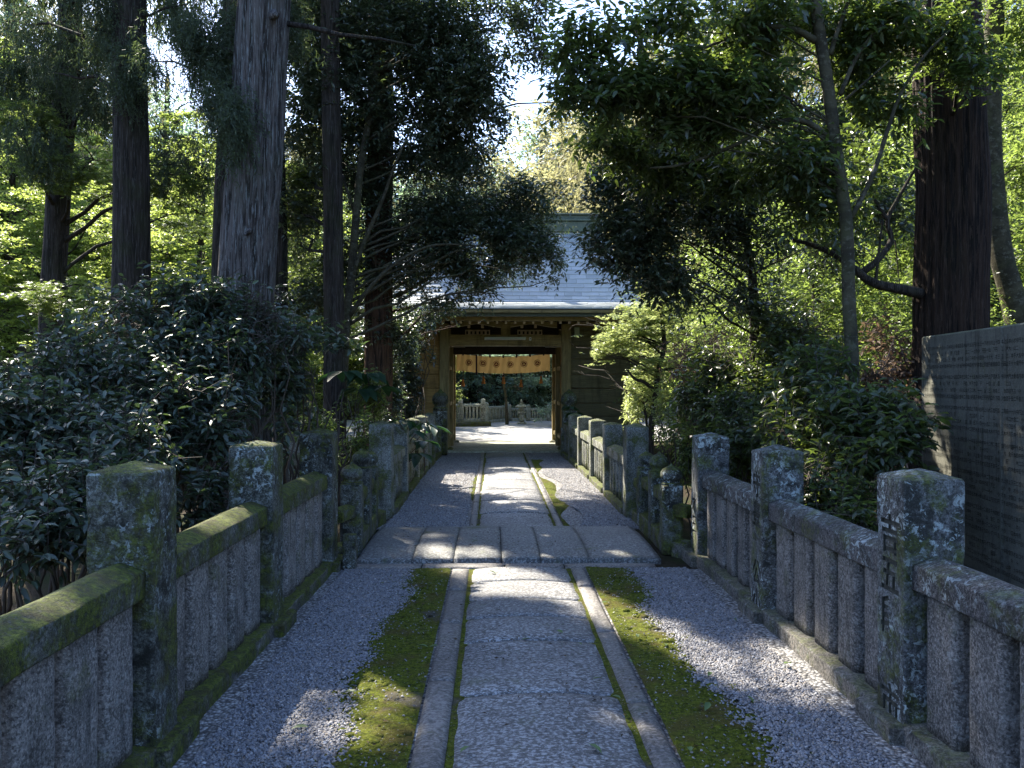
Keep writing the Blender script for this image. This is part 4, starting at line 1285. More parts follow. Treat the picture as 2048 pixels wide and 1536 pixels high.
# local frame: x = into the bushes is negative, +y towards the camera
for k, (a, b) in enumerate(((0, 1.42), (1.428, 3.0))):
    me = MB().box(-.13, 0, a, b, -.35, 1.98, .012).mesh('panel')
    link('panel', me, M['tablet'], tab, smooth=False)
link('base', MB().box(-.2, .1, -.1, 3.1, -.45, -.25, .02).mesh('base'), M['plinth'], tab)
glyphs = {ch: text_mesh(ch, .040, M['carve_fine'], False, 1) for ch in '一二三十上下大中小山田川木本円金五千百才口四'}
names = '山本田中川上木下三大小五十口中才千金百円四一二'
V = []; Fs = []; rnd = random.Random(11); nb_ = 0
zrow = 1.86; block = 0
rows = []
while zrow > -.1:
    rows.append((zrow, block % 4)); zrow -= .049; block += 1
    if block % 4 == 0: zrow -= .035
for c_ in range(64):
    y = .07 + c_ * .0335 + (.02 if c_ * .0335 + .07 > 1.40 else 0)
    for (z, bk) in rows:
        if bk == 1 and rnd.random() < .45: continue
        if bk == 2 and rnd.random() < .25: continue
        ch = ('円金千百'[rnd.randrange(4)] if bk == 3 and rnd.random() < .3 else rnd.choice(names))
        gme = glyphs[ch]
        p = arr(gme)
        if not len(p): continue
        s = .86
        Q = np.stack([np.full(len(p), .0022), y + p[:, 0] * s + rnd.uniform(-.001, .001), z + p[:, 1] * s], 1)
        V.append(Q)
        for poly in gme.polygons: Fs.append([nb_ + i for i in poly.vertices])
        nb_ += len(p)
me = bpy.data.meshes.new('engraving')
me.from_pydata(np.concatenate(V).tolist(), [], Fs)
link('engraving', me, M['carve_fine'], tab, smooth=False)['label'] = 'rows of small engraved characters'
for gm in glyphs.values(): bpy.data.meshes.remove(gm)

# ------------------------------------------------------------------ old stones among the trees on the left
for (px_, Y, w, h, lab) in ((598, 15.0, .24, .55, 'dark upright gravestone between the trunks on the left'), (636, 15.3, .22, .50, 'second dark gravestone nearer the thin tree on the left')):
    c0 = W(px_, 812, Y)
    t = thing('gravestone', lab, 'gravestone', (c0[0], Y, -.2), 'gravestones under the trees on the left')
    link('stone', stone_post(w * .7, w * .5, .3, .3 + h + .2, .04, seed=31, dz=.2, m=2), M['far_post'], t)
    link('plinth', stone_post(w, w * .8, 0, .3, .01, seed=33, dz=.2, m=2), M['far_post'], t)
c0 = W(62, 745, 9.0)
t = thing('round_topped_stone', 'mossy round topped stone half hidden in the bushes at far left', 'stone', (c0[0], 9.0, -.3), None)
link('stone', rough(MB().lathe([(.17, 0), (.18, 1.6), (.17, 1.85), (.11, 2.0), (.04, 2.06), (.002, 2.07)], 18).mesh('stone'), .01, 2, 5), M['post_left'], t)

# ------------------------------------------------------------------ trees
def limbs_to(mb, path, blobs, r, seed, zlow=.35):
    rnd = random.Random(seed)
    P_ = np.array([tuple(p) for p in spline(path, 8)])
    for k, b in enumerate(blobs):
        c = np.array(b[:3])
        hd = np.hypot(P_[:, 0] - c[0], P_[:, 1] - c[1])
        want = c[2] - zlow * hd
        i = int(np.argmin(np.abs(P_[:, 2] - want) + .15 * hd))
        p0 = P_[i]
        L = np.linalg.norm(c - p0)
        n = max(5, int(L / .35))
        pts = curve_pts(p0, c + (c - p0) / max(L, .1) * b[3] * .5, n, .06, .05, seed + k)
        rr = r * min(1.0, .45 + L * .12)
        mb.tube(pts, [rr * (1 - .82 * j / n) for j in range(n + 1)], 7, .08, seed + k)
        # side shoots
        for q in range(3):
            j = rnd.randint(n // 2, n)
            d = Vector((rnd.uniform(-1, 1), rnd.uniform(-1, 1), rnd.uniform(-.2, .7))).normalized() * float(b[3]) * rnd.uniform(.5, .9)
            mb.tube(curve_pts(pts[j], pts[j] + d, 5, .05, .07, seed + k * 7 + q), [rr * .32 * (1 - .8 * i_ / 5) for i_ in range(6)], 5)


def tree(name, label, cat, path, r0, r1, bark, crowns, group=None, ridges=18, depth=.04, flare=.5, seed=0, limb_r=.05, n=28, limbs=True, smooth=True):
    """crowns: list of (material, blobs, leaf count, leaf length, style, detail, kwargs)."""
    base = tuple(float(x) for x in path[0])
    t = thing(name, label, cat, base, group)
    me = trunk_mesh(path, r0, r1, n, ridges, depth, flare, seed)
    link('trunk', me, bark, t, smooth=smooth, world=True)
    mb = MB()
    for k, (mat, blobs, cnt, L, style, det, kw) in enumerate(crowns):
        foliage('crown', t, mat, blobs, cnt, L, style, seed * 10 + k, det, **kw)
        if limbs: limbs_to(mb, path, blobs[:14], limb_r, seed * 3 + k)
    if mb.v: mb.build('limbs', bark, t, world=True, smooth=True)
    return t


def pth(pts): return [W(*p) for p in pts]
def up(p, z): q = np.array(p, float); q[2] = z; return q

# --- left cedars, with unseen high crowns shaped to block the sun
b0 = W(487, 900, 8.5)
p3 = [np.array([b0[0] - .04, 8.5, -.3]), W(490, 600, 8.5), W(512, 300, 8.5), W(528, 0, 8.5), W(545, -500, 8.5), W(560, -1300, 8.5)]
CE = M['leaf_cedar']
t3_ = tree('cedar_tree', 'thickest cedar on the left, its grey fissured trunk rising above the glossy bushes', 'cedar tree', p3, .30, .17, M['bark_big'],
     [(CE, [(-4.3, 10.5, 9.2, 2.4, 2.4, 1.3), (-1.9, 10.5, 10.5, 2.2, 2.6, 1.6), (-3.2, 8.3, 11.5, 2.4, 2.2, 2)], 34000, .30, 'cedar', 1, {}),
      (CE, [PB(460, 260, 8.1, 40, 75, .3, .9), PB(380, 95, 8.6, 95, 40, .45, 2.4), PB(400, 160, 8.5, 75, 50, .35, 1.2), PB(435, 210, 8.3, 40, 60, .35), PB(320, 130, 8.8, 45, 35, .4), PB(520, 60, 8.9, 120, 60, .5, .6)], 40000, .05, 'frond', 1, dict(per=26, sub=7))],
     ridges=26, depth=.035, flare=.35, seed=3, n=72, limb_r=.05)
mb = MB()
mb.tube([W(575, 48, 8.5), W(620, 55, 8.45), W(680, 70, 8.4), W(760, 78, 8.4), W(830, 92, 8.5)], [.032, .026, .022, .016, .008], 8, .1, 2)
mb.build('branch', M['bark_dark'], t3_, world=True, smooth=True)
mb = MB(); mb.tube([W(545, 30, 8.35), W(548, 32, 8.22), W(556, 30, 8.12)], [.055, .042, .02], 10, .18, 4)
mb.build('branch_stub', M['bark_big'], t3_, world=True, smooth=True)
mb = MB(); mb.tube([W(505, 455, 8.35), W(498, 462, 8.22), W(490, 470, 8.16)], [.04, .028, .010], 9, .2, 5)
mb.build('branch_stub', M['bark_big'], t3_, world=True, smooth=True)
b2 = W(262, 760, 10.0)
p2 = [np.array([b2[0], 10, -.3]), W(262, 600, 10), W(263, 300, 10), W(258, 0, 10), W(256, -500, 10), W(256, -900, 10)]
tree('cedar_tree', 'second cedar from the left with a straight brown trunk and hanging fronds near its top', 'cedar tree', p2, .225, .15, M['bark_dark'],
     [(CE, [(-6.2, 11.5, 8.8, 2.2, 2.2, 1.1), (-5.5, 13.5, 10.5, 2.4, 2.4, 1.8), (-7.5, 15.5, 12, 2.4, 2.6, 2), (-5.3, 9.6, 8.6, 1.9, 1.9, 1.0), (-6.6, 10.2, 10.6, 2.0, 2.0, 1.3)], 46000, .30, 'cedar', 1, {}),
      (CE, [PB(50, 50, 10.5, 80, 50, .7, .8), PB(210, 20, 10, 50, 40, .5, .7), PB(340, 20, 10, 60, 30, .5, .7), PB(120, 150, 11, 60, 40, .6, .5), PB(275, 130, 9.6, 50, 50, .35), PB(255, 180, 9.7, 40, 35, .3), PB(180, 60, 9.8, 60, 60, .5, .8)], 30000, .05, 'frond', 1, dict(per=26, sub=7))],
     ridges=18, depth=.04, flare=.3, seed=4, n=48)
b1 = W(100, 740, 13.0)
p1 = [np.array([b1[0], 13, -.3]), W(104, 640, 13), W(120, 350, 13), W(143, 0, 13), W(165, -300, 13), W(180, -600, 13)]
tree('cedar_tree', 'leftmost cedar, slim and leaning a little to the right', 'cedar tree', p1, .19, .13, M['bark_dark'],
     [(CE, [(-8.5, 14.5, 9.4, 2.0, 2.2, 1.2), (-7.5, 18.0, 11, 2.4, 2.4, 1.6)], 16000, .30, 'cedar', 1, {}),
      (CE, [PB(60, 160, 12.2, 60, 90, .8, .7), PB(190, 110, 12.6, 50, 50, .6, .6), PB(60, 300, 11.5, 70, 55, .8, .8), PB(195, 200, 12, 40, 70, .6), PB(360, 330, 12, 60, 60, .6, .7)], 30000, .065, 'frond', 1, dict(per=26, sub=7)),
      (M['leaf_mid'], [PB(120, 600, 11.6, 130, 40, .8), PB(60, 250, 12, 90, 35, .7), PB(170, 350, 12, 110, 40, .7), PB(340, 370, 12, 110, 30, .7), PB(360, 440, 12.5, 70, 40, .7, .6)], 18000, .055, 'maple', 3, {})],
     ridges=14, depth=.05, flare=.3, seed=5, n=36)
bb = W(445, 800, 9.6)
tree('cedar_tree', 'darker cedar close behind the thickest trunk on its left side', 'cedar tree', [np.array([bb[0], 9.6, -.3]), W(450, 500, 9.6), W(463, 200, 9.6), W(470, 0, 9.6), W(476, -300, 9.6), W(480, -700, 9.6)], .15, .10, M['bark_dark'],
     [(CE, [(-3.6, 12.2, 8.4, 1.8, 1.8, 1.0), (-4.2, 13.5, 12.2, 2.2, 2.2, 1.8)], 15000, .30, 'cedar', 1, {})], ridges=14, depth=.05, seed=6, n=32)
b4 = W(668, 800, 11.6)
tree('cedar_tree', 'slender dark cedar between the thickest trunk and the thin pale tree', 'cedar tree', [np.array([b4[0], 11.6, -.3]), W(668, 600, 11.6), W(664, 300, 11.6), W(660, 0, 11.6), W(658, -300, 11.6), W(656, -700, 11.6)], .145, .105, M['bark_dark'],
     [(CE, [(-3.5, 15.5, 9.2, 2.1, 2.4, 1.4), (-2.2, 17.5, 11.5, 2.2, 2.2, 1.8)], 15000, .30, 'cedar', 1, {}),
      (CE, [PB(610, 350, 13.5, 50, 90, .7), PB(700, 350, 13.2, 50, 60, .7), PB(600, 480, 13.5, 40, 70, .7)], 18000, .06, 'frond', 1, dict(per=26, sub=7)), (M['leaf_mid'], [PB(620, 370, 13, 60, 40, .5), PB(640, 300, 13, 60, 30, .5), PB(590, 420, 13, 50, 30, .5), PB(640, 550, 13.2, 60, 60, .6)], 9000, .06, 'maple', 3, {})], ridges=14, depth=.05, seed=7, n=36)
b5 = W(757, 830, 13.0)
tree('cedar_tree', 'reddish cedar trunk standing just left of the gate wall', 'cedar tree', [np.array([b5[0], 13, -.3]), W(757, 600, 13), W(760, 300, 13), W(762, 0, 13), W(764, -300, 13), W(766, -500, 13)], .215, .155, M['bark_rust'],
     [(CE, [(-2.8, 17.2, 9.6, 2.2, 2.2, 1.4), (-.9, 16.2, 10.8, 1.8, 2.2, 1.6)], 13000, .30, 'cedar', 1, {}),
      (CE, [PB(1050, 500, 14.2, 60, 60, .6), PB(960, 600, 14.5, 80, 28, .5), PB(900, 660, 14.6, 50, 40, .5), PB(1000, 400, 14.5, 60, 50, .6), PB(870, 430, 14.6, 70, 60, .6), PB(1130, 480, 14.0, 26, 22, .3), PB(1000, 570, 14.2, 60, 25, .4), PB(1130, 210, 13.5, 30, 50, .4, .5), PB(900, 330, 14.6, 80, 60, .6, .7)], 52000, .065, 'frond', 1, dict(per=26, sub=7))],
     ridges=18, depth=.05, seed=8, n=48, limb_r=.04)
b7 = W(560, 800, 12.5)
tree('cedar_tree', 'dark trunk just right of the thickest cedar, seen above the bushes', 'cedar tree', [np.array([b7[0], 12.5, -.3]), W(561, 600, 12.5), W(556, 300, 12.5), W(552, 0, 12.5), W(548, -400, 12.5)], .11, .08, M['bark_dark'],
     [(CE, [(-3.4, 14, 8.3, 1.7, 2.0, 1.0)], 5000, .30, 'cedar', 1, {})], ridges=12, depth=.05, seed=9, n=28)

# --- evergreen broadleaf with thin pale forked stem, the dark mass over the left of the path
b6 = W(676, 880, 12.0)
EV = M['leaf_ever']
ev_blobs = [PB(620, 110, 12.4, 60, 90, .8), PB(620, 230, 12.4, 55, 60, .7), PB(690, 180, 12.3, 70, 80, .9), PB(720, 60, 12.4, 90, 70, .8, 1.1), PB(800, 120, 12.3, 80, 80, .9, 1.2), PB(860, 40, 12.2, 100, 70, .9, 1.3), PB(900, 140, 12.1, 80, 70, .9, 1.3), PB(985, 70, 12.0, 80, 75, .8, 1.4), PB(1050, 40, 11.8, 60, 55, .6, 1.0),
            PB(730, 260, 12.3, 70, 50, .8), PB(800, 230, 12.2, 70, 50, .7, 1.0), PB(890, 230, 12.0, 80, 50, .8, 1.3), PB(975, 190, 11.8, 70, 50, .7, 1.2), PB(650, 320, 12.5, 50, 50, .7, .8), PB(1100, 110, 11.8, 35, 60, .4, .5), PB(1010, 250, 11.9, 30, 40, .3, .5), PB(1110, 30, 11.9, 40, 40, .4, .4)]
ev_low = [PB(880, 470, 12.6, 70, 40, .5, 1.0), PB(960, 455, 12.6, 60, 35, .4, .9), PB(1060, 485, 12.6, 60, 25, .35, .7), PB(960, 530, 12.7, 70, 28, .4, .9), PB(1090, 560, 12.6, 35, 18, .25, .35), PB(850, 310, 12.4, 80, 40, .6), PB(930, 320, 12.6, 60, 45, .5, .9), PB(1060, 395, 12.8, 60, 40, .4, .8), PB(990, 420, 12.8, 60, 40, .4, .7), PB(880, 420, 12.6, 80, 40, .6), PB(1010, 490, 12.8, 90, 35, .5, 1.1), PB(1090, 520, 12.8, 45, 28, .4, .7), PB(1070, 450, 12.8, 50, 28, .4, .6),
          PB(900, 510, 12.8, 90, 40, .6, 1.2), PB(810, 560, 13, 60, 45, .6), PB(870, 610, 13, 60, 32, .5), PB(940, 575, 12.9, 60, 25, .4, .7), PB(760, 640, 13.2, 50, 45, .5, .9), PB(830, 670, 13.4, 55, 35, .5, .9), PB(800, 730, 13.4, 50, 40, .4, .8), PB(850, 780, 13.6, 35, 35, .4, .5), PB(600, 420, 12.6, 40, 60, .6, .6), PB(780, 470, 13.0, 50, 50, .5, .9), PB(630, 600, 12.4, 60, 50, .6, .8), PB(740, 380, 12.8, 60, 45, .6, .9), PB(700, 520, 12.8, 50, 60, .5, .6), PB(870, 690, 13.4, 30, 25, .3, .5), PB(810, 650, 13.2, 45, 40, .4, .8), PB(840, 730, 13.5, 40, 35, .4, .8), PB(780, 770, 13.4, 40, 35, .4, .7), PB(860, 640, 13.2, 45, 20, .3, .6)]
ft = tree('evergreen_tree', 'thin pale forked tree carrying the dark leafy crown over the left of the path', 'broadleaf tree',
     [np.array([b6[0], 12, -.3]), W(690, 680, 12), W(702, 560, 12), W(712, 440, 12), W(722, 330, 12), W(738, 240, 12), W(752, 130, 12), W(770, -60, 12)], .075, .04, M['bark_smooth'],
     [(EV, ev_blobs, 62000, .085, 'broad', 1, dict(per=9, sub=8)), (EV, ev_low, 64000, .078, 'broad', 1, dict(per=8, sub=6))], ridges=6, depth=.02, flare=.2, seed=12, n=20, limb_r=.03)
mb = MB()
for pts, r in (([(702, 560, 12), (730, 480, 11.9), (765, 400, 11.9), (790, 330, 11.8), (830, 240, 11.8)], .038), ([(694, 640, 12), (740, 575, 11.9), (800, 520, 11.9), (870, 490, 12), (960, 492, 12.2)], .035),
               ([(712, 430, 12), (680, 340, 12.2), (650, 260, 12.3)], .025)):
    P_ = spline([W(*p) for p in pts], 4); mb.tube(P_, [r * (1 - .7 * i / (len(P_) - 1)) for i in range(len(P_))], 8)
mb.build('fork', M['bark_smooth'], ft, world=True, smooth=True)

# --- glossy bushes along the left fence
LB = M['leaf_bush']
def bush(label, blobs, n, L, mat, seed, detail=2, stems=None, group=None, per=9, name='bush', cat='bush', zb=-.3, twigs=True, bark=None, style='broad', sub=8, corridor=True, sun=True):
    c = np.mean([b[:3] for b in blobs], 0)
    t = thing(name, label, cat, (c[0], c[1], zb), group)
    foliage('leaves', t, mat, blobs, n, L, style, seed, detail, per=per, sub=sub, corridor=corridor, sun=sun, twigs=M['twig'] if twigs else None)
    mb = MB(); rnd = random.Random(seed)
    for k, b in enumerate(blobs):
        for q in range(3):
            gx = b[0] * .6 + c[0] * .4 + rnd.uniform(-.25, .25); gy = b[1] * .6 + c[1] * .4 + rnd.uniform(-.25, .25)
            e = (b[0] + rnd.uniform(-.5, .5) * b[3], b[1] + rnd.uniform(-.5, .5) * b[4], b[2] + rnd.uniform(-.2, .7) * b[5])
            mb.tube(curve_pts((gx, gy, zb), e, 8, .04, .035, seed + k * 5 + q), [.016 * (1 - .75 * i / 8) for i in range(9)], 5)
    mb.build('stems', bark or M['twig'], t, world=True, smooth=True)
    return t

bush('tallest glossy dark bush, in front of the second and thickest cedar trunks', [PB(400, 600, 6.9, 80, 40, .45, 1.1), PB(450, 640, 6.8, 90, 35, .4), PB(300, 640, 6.8, 90, 40, .45), PB(230, 650, 7.0, 60, 30, .3, .6), PB(520, 640, 6.9, 70, 22, .3, .5), PB(480, 700, 6.6, 110, 40, .45), PB(560, 690, 6.7, 60, 26, .3, .6), PB(340, 720, 6.4, 130, 50, .4), PB(400, 800, 6.0, 150, 55, .4)], 17000, .072, LB, 201)
bush('glossy bush with pale shining leaves at the left edge of the photo', [PB(70, 770, 5.6, 80, 35, .4, 1.1), PB(120, 700, 6.0, 60, 26, .35, .6), PB(190, 740, 5.8, 60, 35, .4), PB(40, 850, 5.0, 80, 45, .4), PB(160, 850, 5.2, 90, 45, .4), PB(60, 930, 4.8, 80, 40, .35, .8)], 9000, .068, LB, 202)
bush('glossy bush directly behind the nearest left fence post', [PB(250, 910, 4.9, 110, 50, .3), PB(120, 990, 4.4, 100, 50, .3), PB(50, 1060, 4.0, 80, 45, .25, .7), PB(220, 1010, 4.5, 90, 50, .25, .8)], 5400, .066, LB, 203)
bush('glossy bush filling the gap between the two nearest left posts', [PB(430, 880, 5.8, 100, 55, .35), PB(410, 990, 5.4, 60, 50, .25, .8), PB(330, 860, 6.0, 80, 45, .35)], 3800, .082, LB, 204)
bush('glossy bush reaching right behind the third left post', [PB(610, 690, 8.0, 70, 28, .4, .7), PB(660, 745, 8.0, 70, 30, .4), PB(560, 760, 7.6, 80, 40, .45), PB(600, 830, 7.4, 70, 40, .4, .9), PB(700, 800, 8.4, 50, 30, .3, .7)], 5000, .10, LB, 205)
bush('leafy undergrowth by the onion posts left of the bridge', [PB(720, 870, 10.2, 45, 40, .35), PB(650, 860, 9.2, 60, 35, .35), PB(690, 920, 9.4, 40, 45, .35), PB(760, 790, 11.5, 50, 35, .35, .8)], 4500, .075, M['leaf_mid'], 206)
bush('dark undergrowth under the thin pale tree before the gate wall', [PB(800, 800, 13.5, 50, 35, .4), PB(850, 800, 14.8, 30, 40, .3, .7), PB(770, 840, 12.2, 40, 30, .3)], 5000, .07, EV, 207, detail=1)


bush('small leaved tree hanging over the amber lit boards left of the gate', [PB(785, 660, 17.4, 60, 45, .35, 1.1), PB(835, 700, 17.7, 40, 35, .25, .8), PB(790, 740, 17.4, 55, 40, .3), PB(838, 775, 17.8, 32, 26, .2, .6), PB(800, 820, 17.3, 45, 30, .25, .8), PB(850, 640, 17.6, 40, 22, .25, .5)], 11000, .085, EV, 208, detail=1, name='evergreen_tree', cat='broadleaf tree')


def big_leaf_plant(label, tips, L, seed, root, group='broad leaved plants'):
    """Long stalks that each carry a rosette of large leaves."""
    rng = np.random.default_rng(seed)
    root = np.array(root, float)
    t = thing('broad_leaf_plant', label, 'plant', tuple(root), group)
    mb = MB(); P_, D_, N_ = [], [], []
    for k, tip in enumerate(tips):
        tip = np.array(tip)
        mb.tube(curve_pts(root, tip, 8, .06, .03, seed + k), [.011 * (1 - .5 * i / 8) for i in range(9)], 6)
        for q in range(7):
            a = q / 7 * 6.28 + rng.random()
            d = np.array([math.cos(a), math.sin(a), -.25 - .2 * rng.random()])
            P_.append(tip + d * L * .12); D_.append(d); N_.append(np.array([0, 0, 1]) + rng.normal(size=3) * .15)
    n = len(P_)
    me = leaves_mesh('leaves', np.array(P_), np.array(D_), np.array(N_), L * (.75 + .4 * rng.random(n)), L * (.42 + .1 * rng.random(n)), 2)
    link('leaves', me, M['leaf_fatsia'], t, world=True)
    mb.build('stalks', M['twig'], t, world=True, smooth=True)


big_leaf_plant('large leaved plant spilling over the left fence beyond the bridge', [W(820, 860, 12.4), W(850, 880, 13.0), W(800, 838, 12.0), W(835, 905, 12.6), W(862, 850, 13.5), W(845, 845, 12.8)], .30, 301, (-1.75, 12.6, -.3))
big_leaf_plant('large leaved plant rising beside the thin pale tree', [W(690, 740, 10.6), W(735, 745, 10.8), W(760, 770, 11), W(720, 775, 10.8)], .34, 302, (-1.9, 10.9, -.3))
big_leaf_plant('pale young large leaved plant beside the nearest left post', [W(160, 1100, 4.2), W(175, 1085, 4.3)], .15, 303, (-2.1, 4.3, -.3))
big_leaf_plant('single light green leaf cluster against the gate pillar on the right', [W(1140, 812, 18.2), W(1150, 825, 18.0)], .22, 304, (1.95, 18.1, -.3))

# --- right side
HX = W(1902, 765, 8.0)[0]
pr = [np.array([HX, 8.2, -.4]), W(1905, 500, 8.2), W(1898, 250, 8.2), W(1890, 0, 8.2), W(1884, -400, 8.2), W(1880, -900, 8.2)]
big = tree('cedar_tree', 'massive red barked cedar behind the stone tablet on the right', 'cedar tree', pr, .335, .27, M['bark_red'],
     [(CE, [(4.6, 8.2, 8.5, 2.2, 2.2, 1.4), (5.2, 6.5, 10, 2.4, 2.2, 1.6)], 12000, .30, 'cedar', 1, {}),
      (M['leaf_camellia'], [PB(1860, 90, 7.4, 60, 70, .4), PB(1930, 150, 7.3, 60, 50, .3, .7), PB(1790, 60, 7.5, 60, 50, .4, .8)], 4500, .075, 'broad', 1, {})],
     ridges=30, depth=.045, flare=.2, seed=21, n=90)
# its dark crooked low branch
mb = MB()
for pts, r0_, r1_ in (([(1850, 588, 8.2), (1800, 578, 8.0), (1745, 565, 7.9), (1705, 535, 7.8), (1670, 510, 7.8), (1630, 492, 7.8), (1585, 480, 7.8)], .055, .015),
                      ([(1725, 545, 7.9), (1755, 520, 7.9), (1782, 480, 8.0), (1775, 440, 8.0), (1800, 390, 8.0), (1835, 330, 8.0)], .035, .012),
                      ([(1775, 440, 8.0), (1750, 400, 8.0), (1735, 340, 8.0)], .022, .008), ([(1750, 575, 7.9), (1758, 500, 7.9), (1765, 440, 7.9)], .016, .008),
                      ([(1790, 480, 8.0), (1795, 530, 8.0), (1800, 575, 8.0)], .007, .004)):
    P_ = spline([W(*p) for p in pts], 5); m_ = len(P_) - 1
    mb.tube(P_, [r0_ + (r1_ - r0_) * i / m_ for i in range(m_ + 1)], 9, .08, 3)
mb.build('low_branch', M['bark_dark'], big, world=True, smooth=True)['label'] = 'dark crooked low branch reaching left'

CA = M['leaf_camellia']
slim_path = [np.array([W(1722, 765, 7.0)[0], 7.0, -.3]), W(1705, 740, 7.0), W(1697, 600, 7.0), W(1692, 450, 7.0), W(1672, 300, 7.0), W(1655, 170, 7.0), W(1635, 40, 7.0), W(1620, -100, 7.0), W(1610, -260, 7.0)]
ca1 = [PB(1150, 90, 6.9, 60, 60, .3, .4), PB(1165, 130, 6.9, 45, 35, .25, .45), PB(1150, 190, 6.9, 55, 30, .25, .5), PB(1230, 185, 6.9, 80, 38, .35, 1.1), PB(1330, 170, 7.0, 90, 45, .4, 1.2), PB(1430, 165, 7.0, 80, 45, .4, 1.0), PB(1220, 70, 6.8, 70, 32, .3, .6), PB(1330, 45, 6.9, 90, 35, .3, .5), PB(1440, 30, 6.9, 90, 35, .35, .5), PB(1560, 30, 7, 90, 40, .4, .5), PB(1400, 250, 7.2, 90, 40, .4, .7),
       PB(1300, 270, 7.2, 70, 28, .3, .5), PB(1520, 200, 7.1, 90, 60, .4, .6), PB(1570, 330, 7.3, 100, 60, .5, .8), PB(1740, 60, 7.2, 80, 60, .4, .5), PB(1760, 210, 7.3, 70, 60, .4, .5), PB(1640, 420, 7.4, 90, 60, .4, .6), PB(1220, 290, 8.0, 70, 45, .35, .6), PB(1330, 320, 8.2, 90, 50, .4, .8), PB(1440, 350, 8.0, 80, 50, .4, .7), PB(1750, 330, 7.5, 60, 60, .4, .4), PB(1650, 40, 7.3, 80, 50, .4, .6), PB(1480, 80, 7.3, 80, 40, .4, .7), PB(1700, 130, 7.4, 60, 50, .4, .5)]
slim = tree('camellia_tree', 'slim smooth grey tree with arching branches in front of the big red cedar', 'broadleaf tree', slim_path, .062, .045, M['bark_smooth'],
     [(CA, ca1, 25000, .085, 'broad', 2, dict(per=7, sub=5))], ridges=5, depth=.02, flare=.15, seed=22, n=22, limb_r=.016)
mb = MB()
for pts, r0_, r1_ in (([(1632, 82, 7), (1590, 60, 7), (1545, 55, 7), (1500, 62, 7), (1450, 80, 7), (1400, 100, 7)], .03, .012), ([(1655, 272, 7), (1620, 248, 7), (1585, 240, 7), (1540, 250, 7.1), (1480, 285, 7.1), (1410, 315, 7.2), (1350, 332, 7.2), (1300, 336, 7.2)], .028, .008),
                      ([(1660, 110, 7), (1672, 70, 7), (1690, 20, 7), (1710, -40, 7)], .022, .012), ([(1680, 190, 7), (1715, 110, 7), (1765, 50, 7), (1830, 0, 7)], .02, .01), ([(1700, 440, 7), (1745, 350, 7), (1775, 260, 7), (1800, 190, 7), (1850, 110, 7), (1900, 60, 7)], .022, .01),
                      ([(1690, 200, 7.0), (1780, 120, 7.0)], .012, .006)):
    P_ = spline([W(*p) for p in pts], 5); m_ = len(P_) - 1
    mb.tube(P_, [r0_ + (r1_ - r0_) * i / m_ for i in range(m_ + 1)], 8, .04, 3)
mb.build('branches', M['bark_smooth'], slim, world=True, smooth=True)

ca2 = [PB(1310, 370, 9.0, 80, 45, .5), PB(1240, 330, 9.2, 60, 30, .35, .6), PB(1200, 390, 9.2, 60, 28, .3, .5), PB(1230, 440, 9.0, 60, 35, .4, .9), PB(1220, 500, 9.0, 70, 35, .35, 1.0), PB(1300, 470, 9.0, 80, 50, .5, 1.2), PB(1270, 550, 9.0, 70, 28, .35, .9), PB(1350, 560, 9.1, 80, 45, .5, 1.1), PB(1400, 430, 9.2, 100, 60, .6, 1.2), PB(1500, 380, 9.4, 110, 60, .6), PB(1430, 600, 9.3, 80, 45, .5, .9),
       PB(1520, 500, 9.4, 100, 60, .6, .9), PB(1630, 500, 9.4, 80, 60, .5, .7), PB(1560, 610, 9.4, 100, 35, .5, .6), PB(1300, 230, 9.4, 80, 50, .5, .6), PB(1420, 270, 9.4, 110, 60, .6, .8), PB(1650, 250, 9.6, 110, 70, .6, .6), PB(1500, 90, 9.6, 140, 60, .6, .6), PB(1750, 420, 9.6, 80, 70, .5, .5)]
dk = tree('evergreen_tree', 'dark leafy tree whose crown hides the right half of the gate roof', 'broadleaf tree', [np.array([3.1, 9.6, -.3]), np.array([3.0, 9.6, 1.2]), W(1500, 520, 9.5), W(1440, 400, 9.4), W(1350, 280, 9.3), W(1300, 160, 9.3), W(1275, 60, 9.3)], .07, .03, M['bark_dark'],
     [(EV, ca2, 46000, .082, 'broad', 1, dict(per=8, sub=6))], ridges=8, depth=.04, flare=.3, seed=23, n=20, limb_r=.025)
tw = [PB(1378, 640, 8.8, 50, 35, .4), PB(1500, 660, 9.0, 90, 40, .5), PB(1600, 600, 9.2, 80, 60, .5)]
bush('dark camellia bush under the crooked branch, right of the bright maple', [PB(1450, 720, 9.5, 80, 60, .5), PB(1540, 680, 9.3, 80, 60, .5), PB(1620, 700, 9.0, 60, 60, .5), PB(1500, 790, 9.2, 110, 50, .5), PB(1400, 790, 9.8, 60, 50, .4, .8)], 8000, .088, CA, 211)
bush('camellia bush with large shining leaves behind the second right post', [PB(1640, 760, 6.8, 80, 60, .4), PB(1720, 820, 6.2, 80, 60, .4, 1.1), PB(1600, 850, 6.6, 80, 50, .4), PB(1780, 880, 5.8, 60, 50, .3), PB(1700, 920, 6.0, 80, 40, .35)], 5200, .088, CA, 212)
bush('camellia sprays with light green leaves between the two nearest right posts', [PB(1660, 990, 5.6, 70, 35, .3), PB(1620, 945, 6.0, 50, 30, .3, .7), PB(1700, 1040, 5.2, 50, 25, .2, .6)], 2600, .072, CA, 213)
bush('undergrowth behind the onion posts right of the bridge', [PB(1370, 900, 9.6, 60, 50, .4), PB(1450, 880, 9.2, 50, 60, .4), PB(1330, 850, 10.8, 50, 50, .4), PB(1480, 960, 8.4, 50, 50, .3, .8)], 6000, .068, M['leaf_mid'], 214)
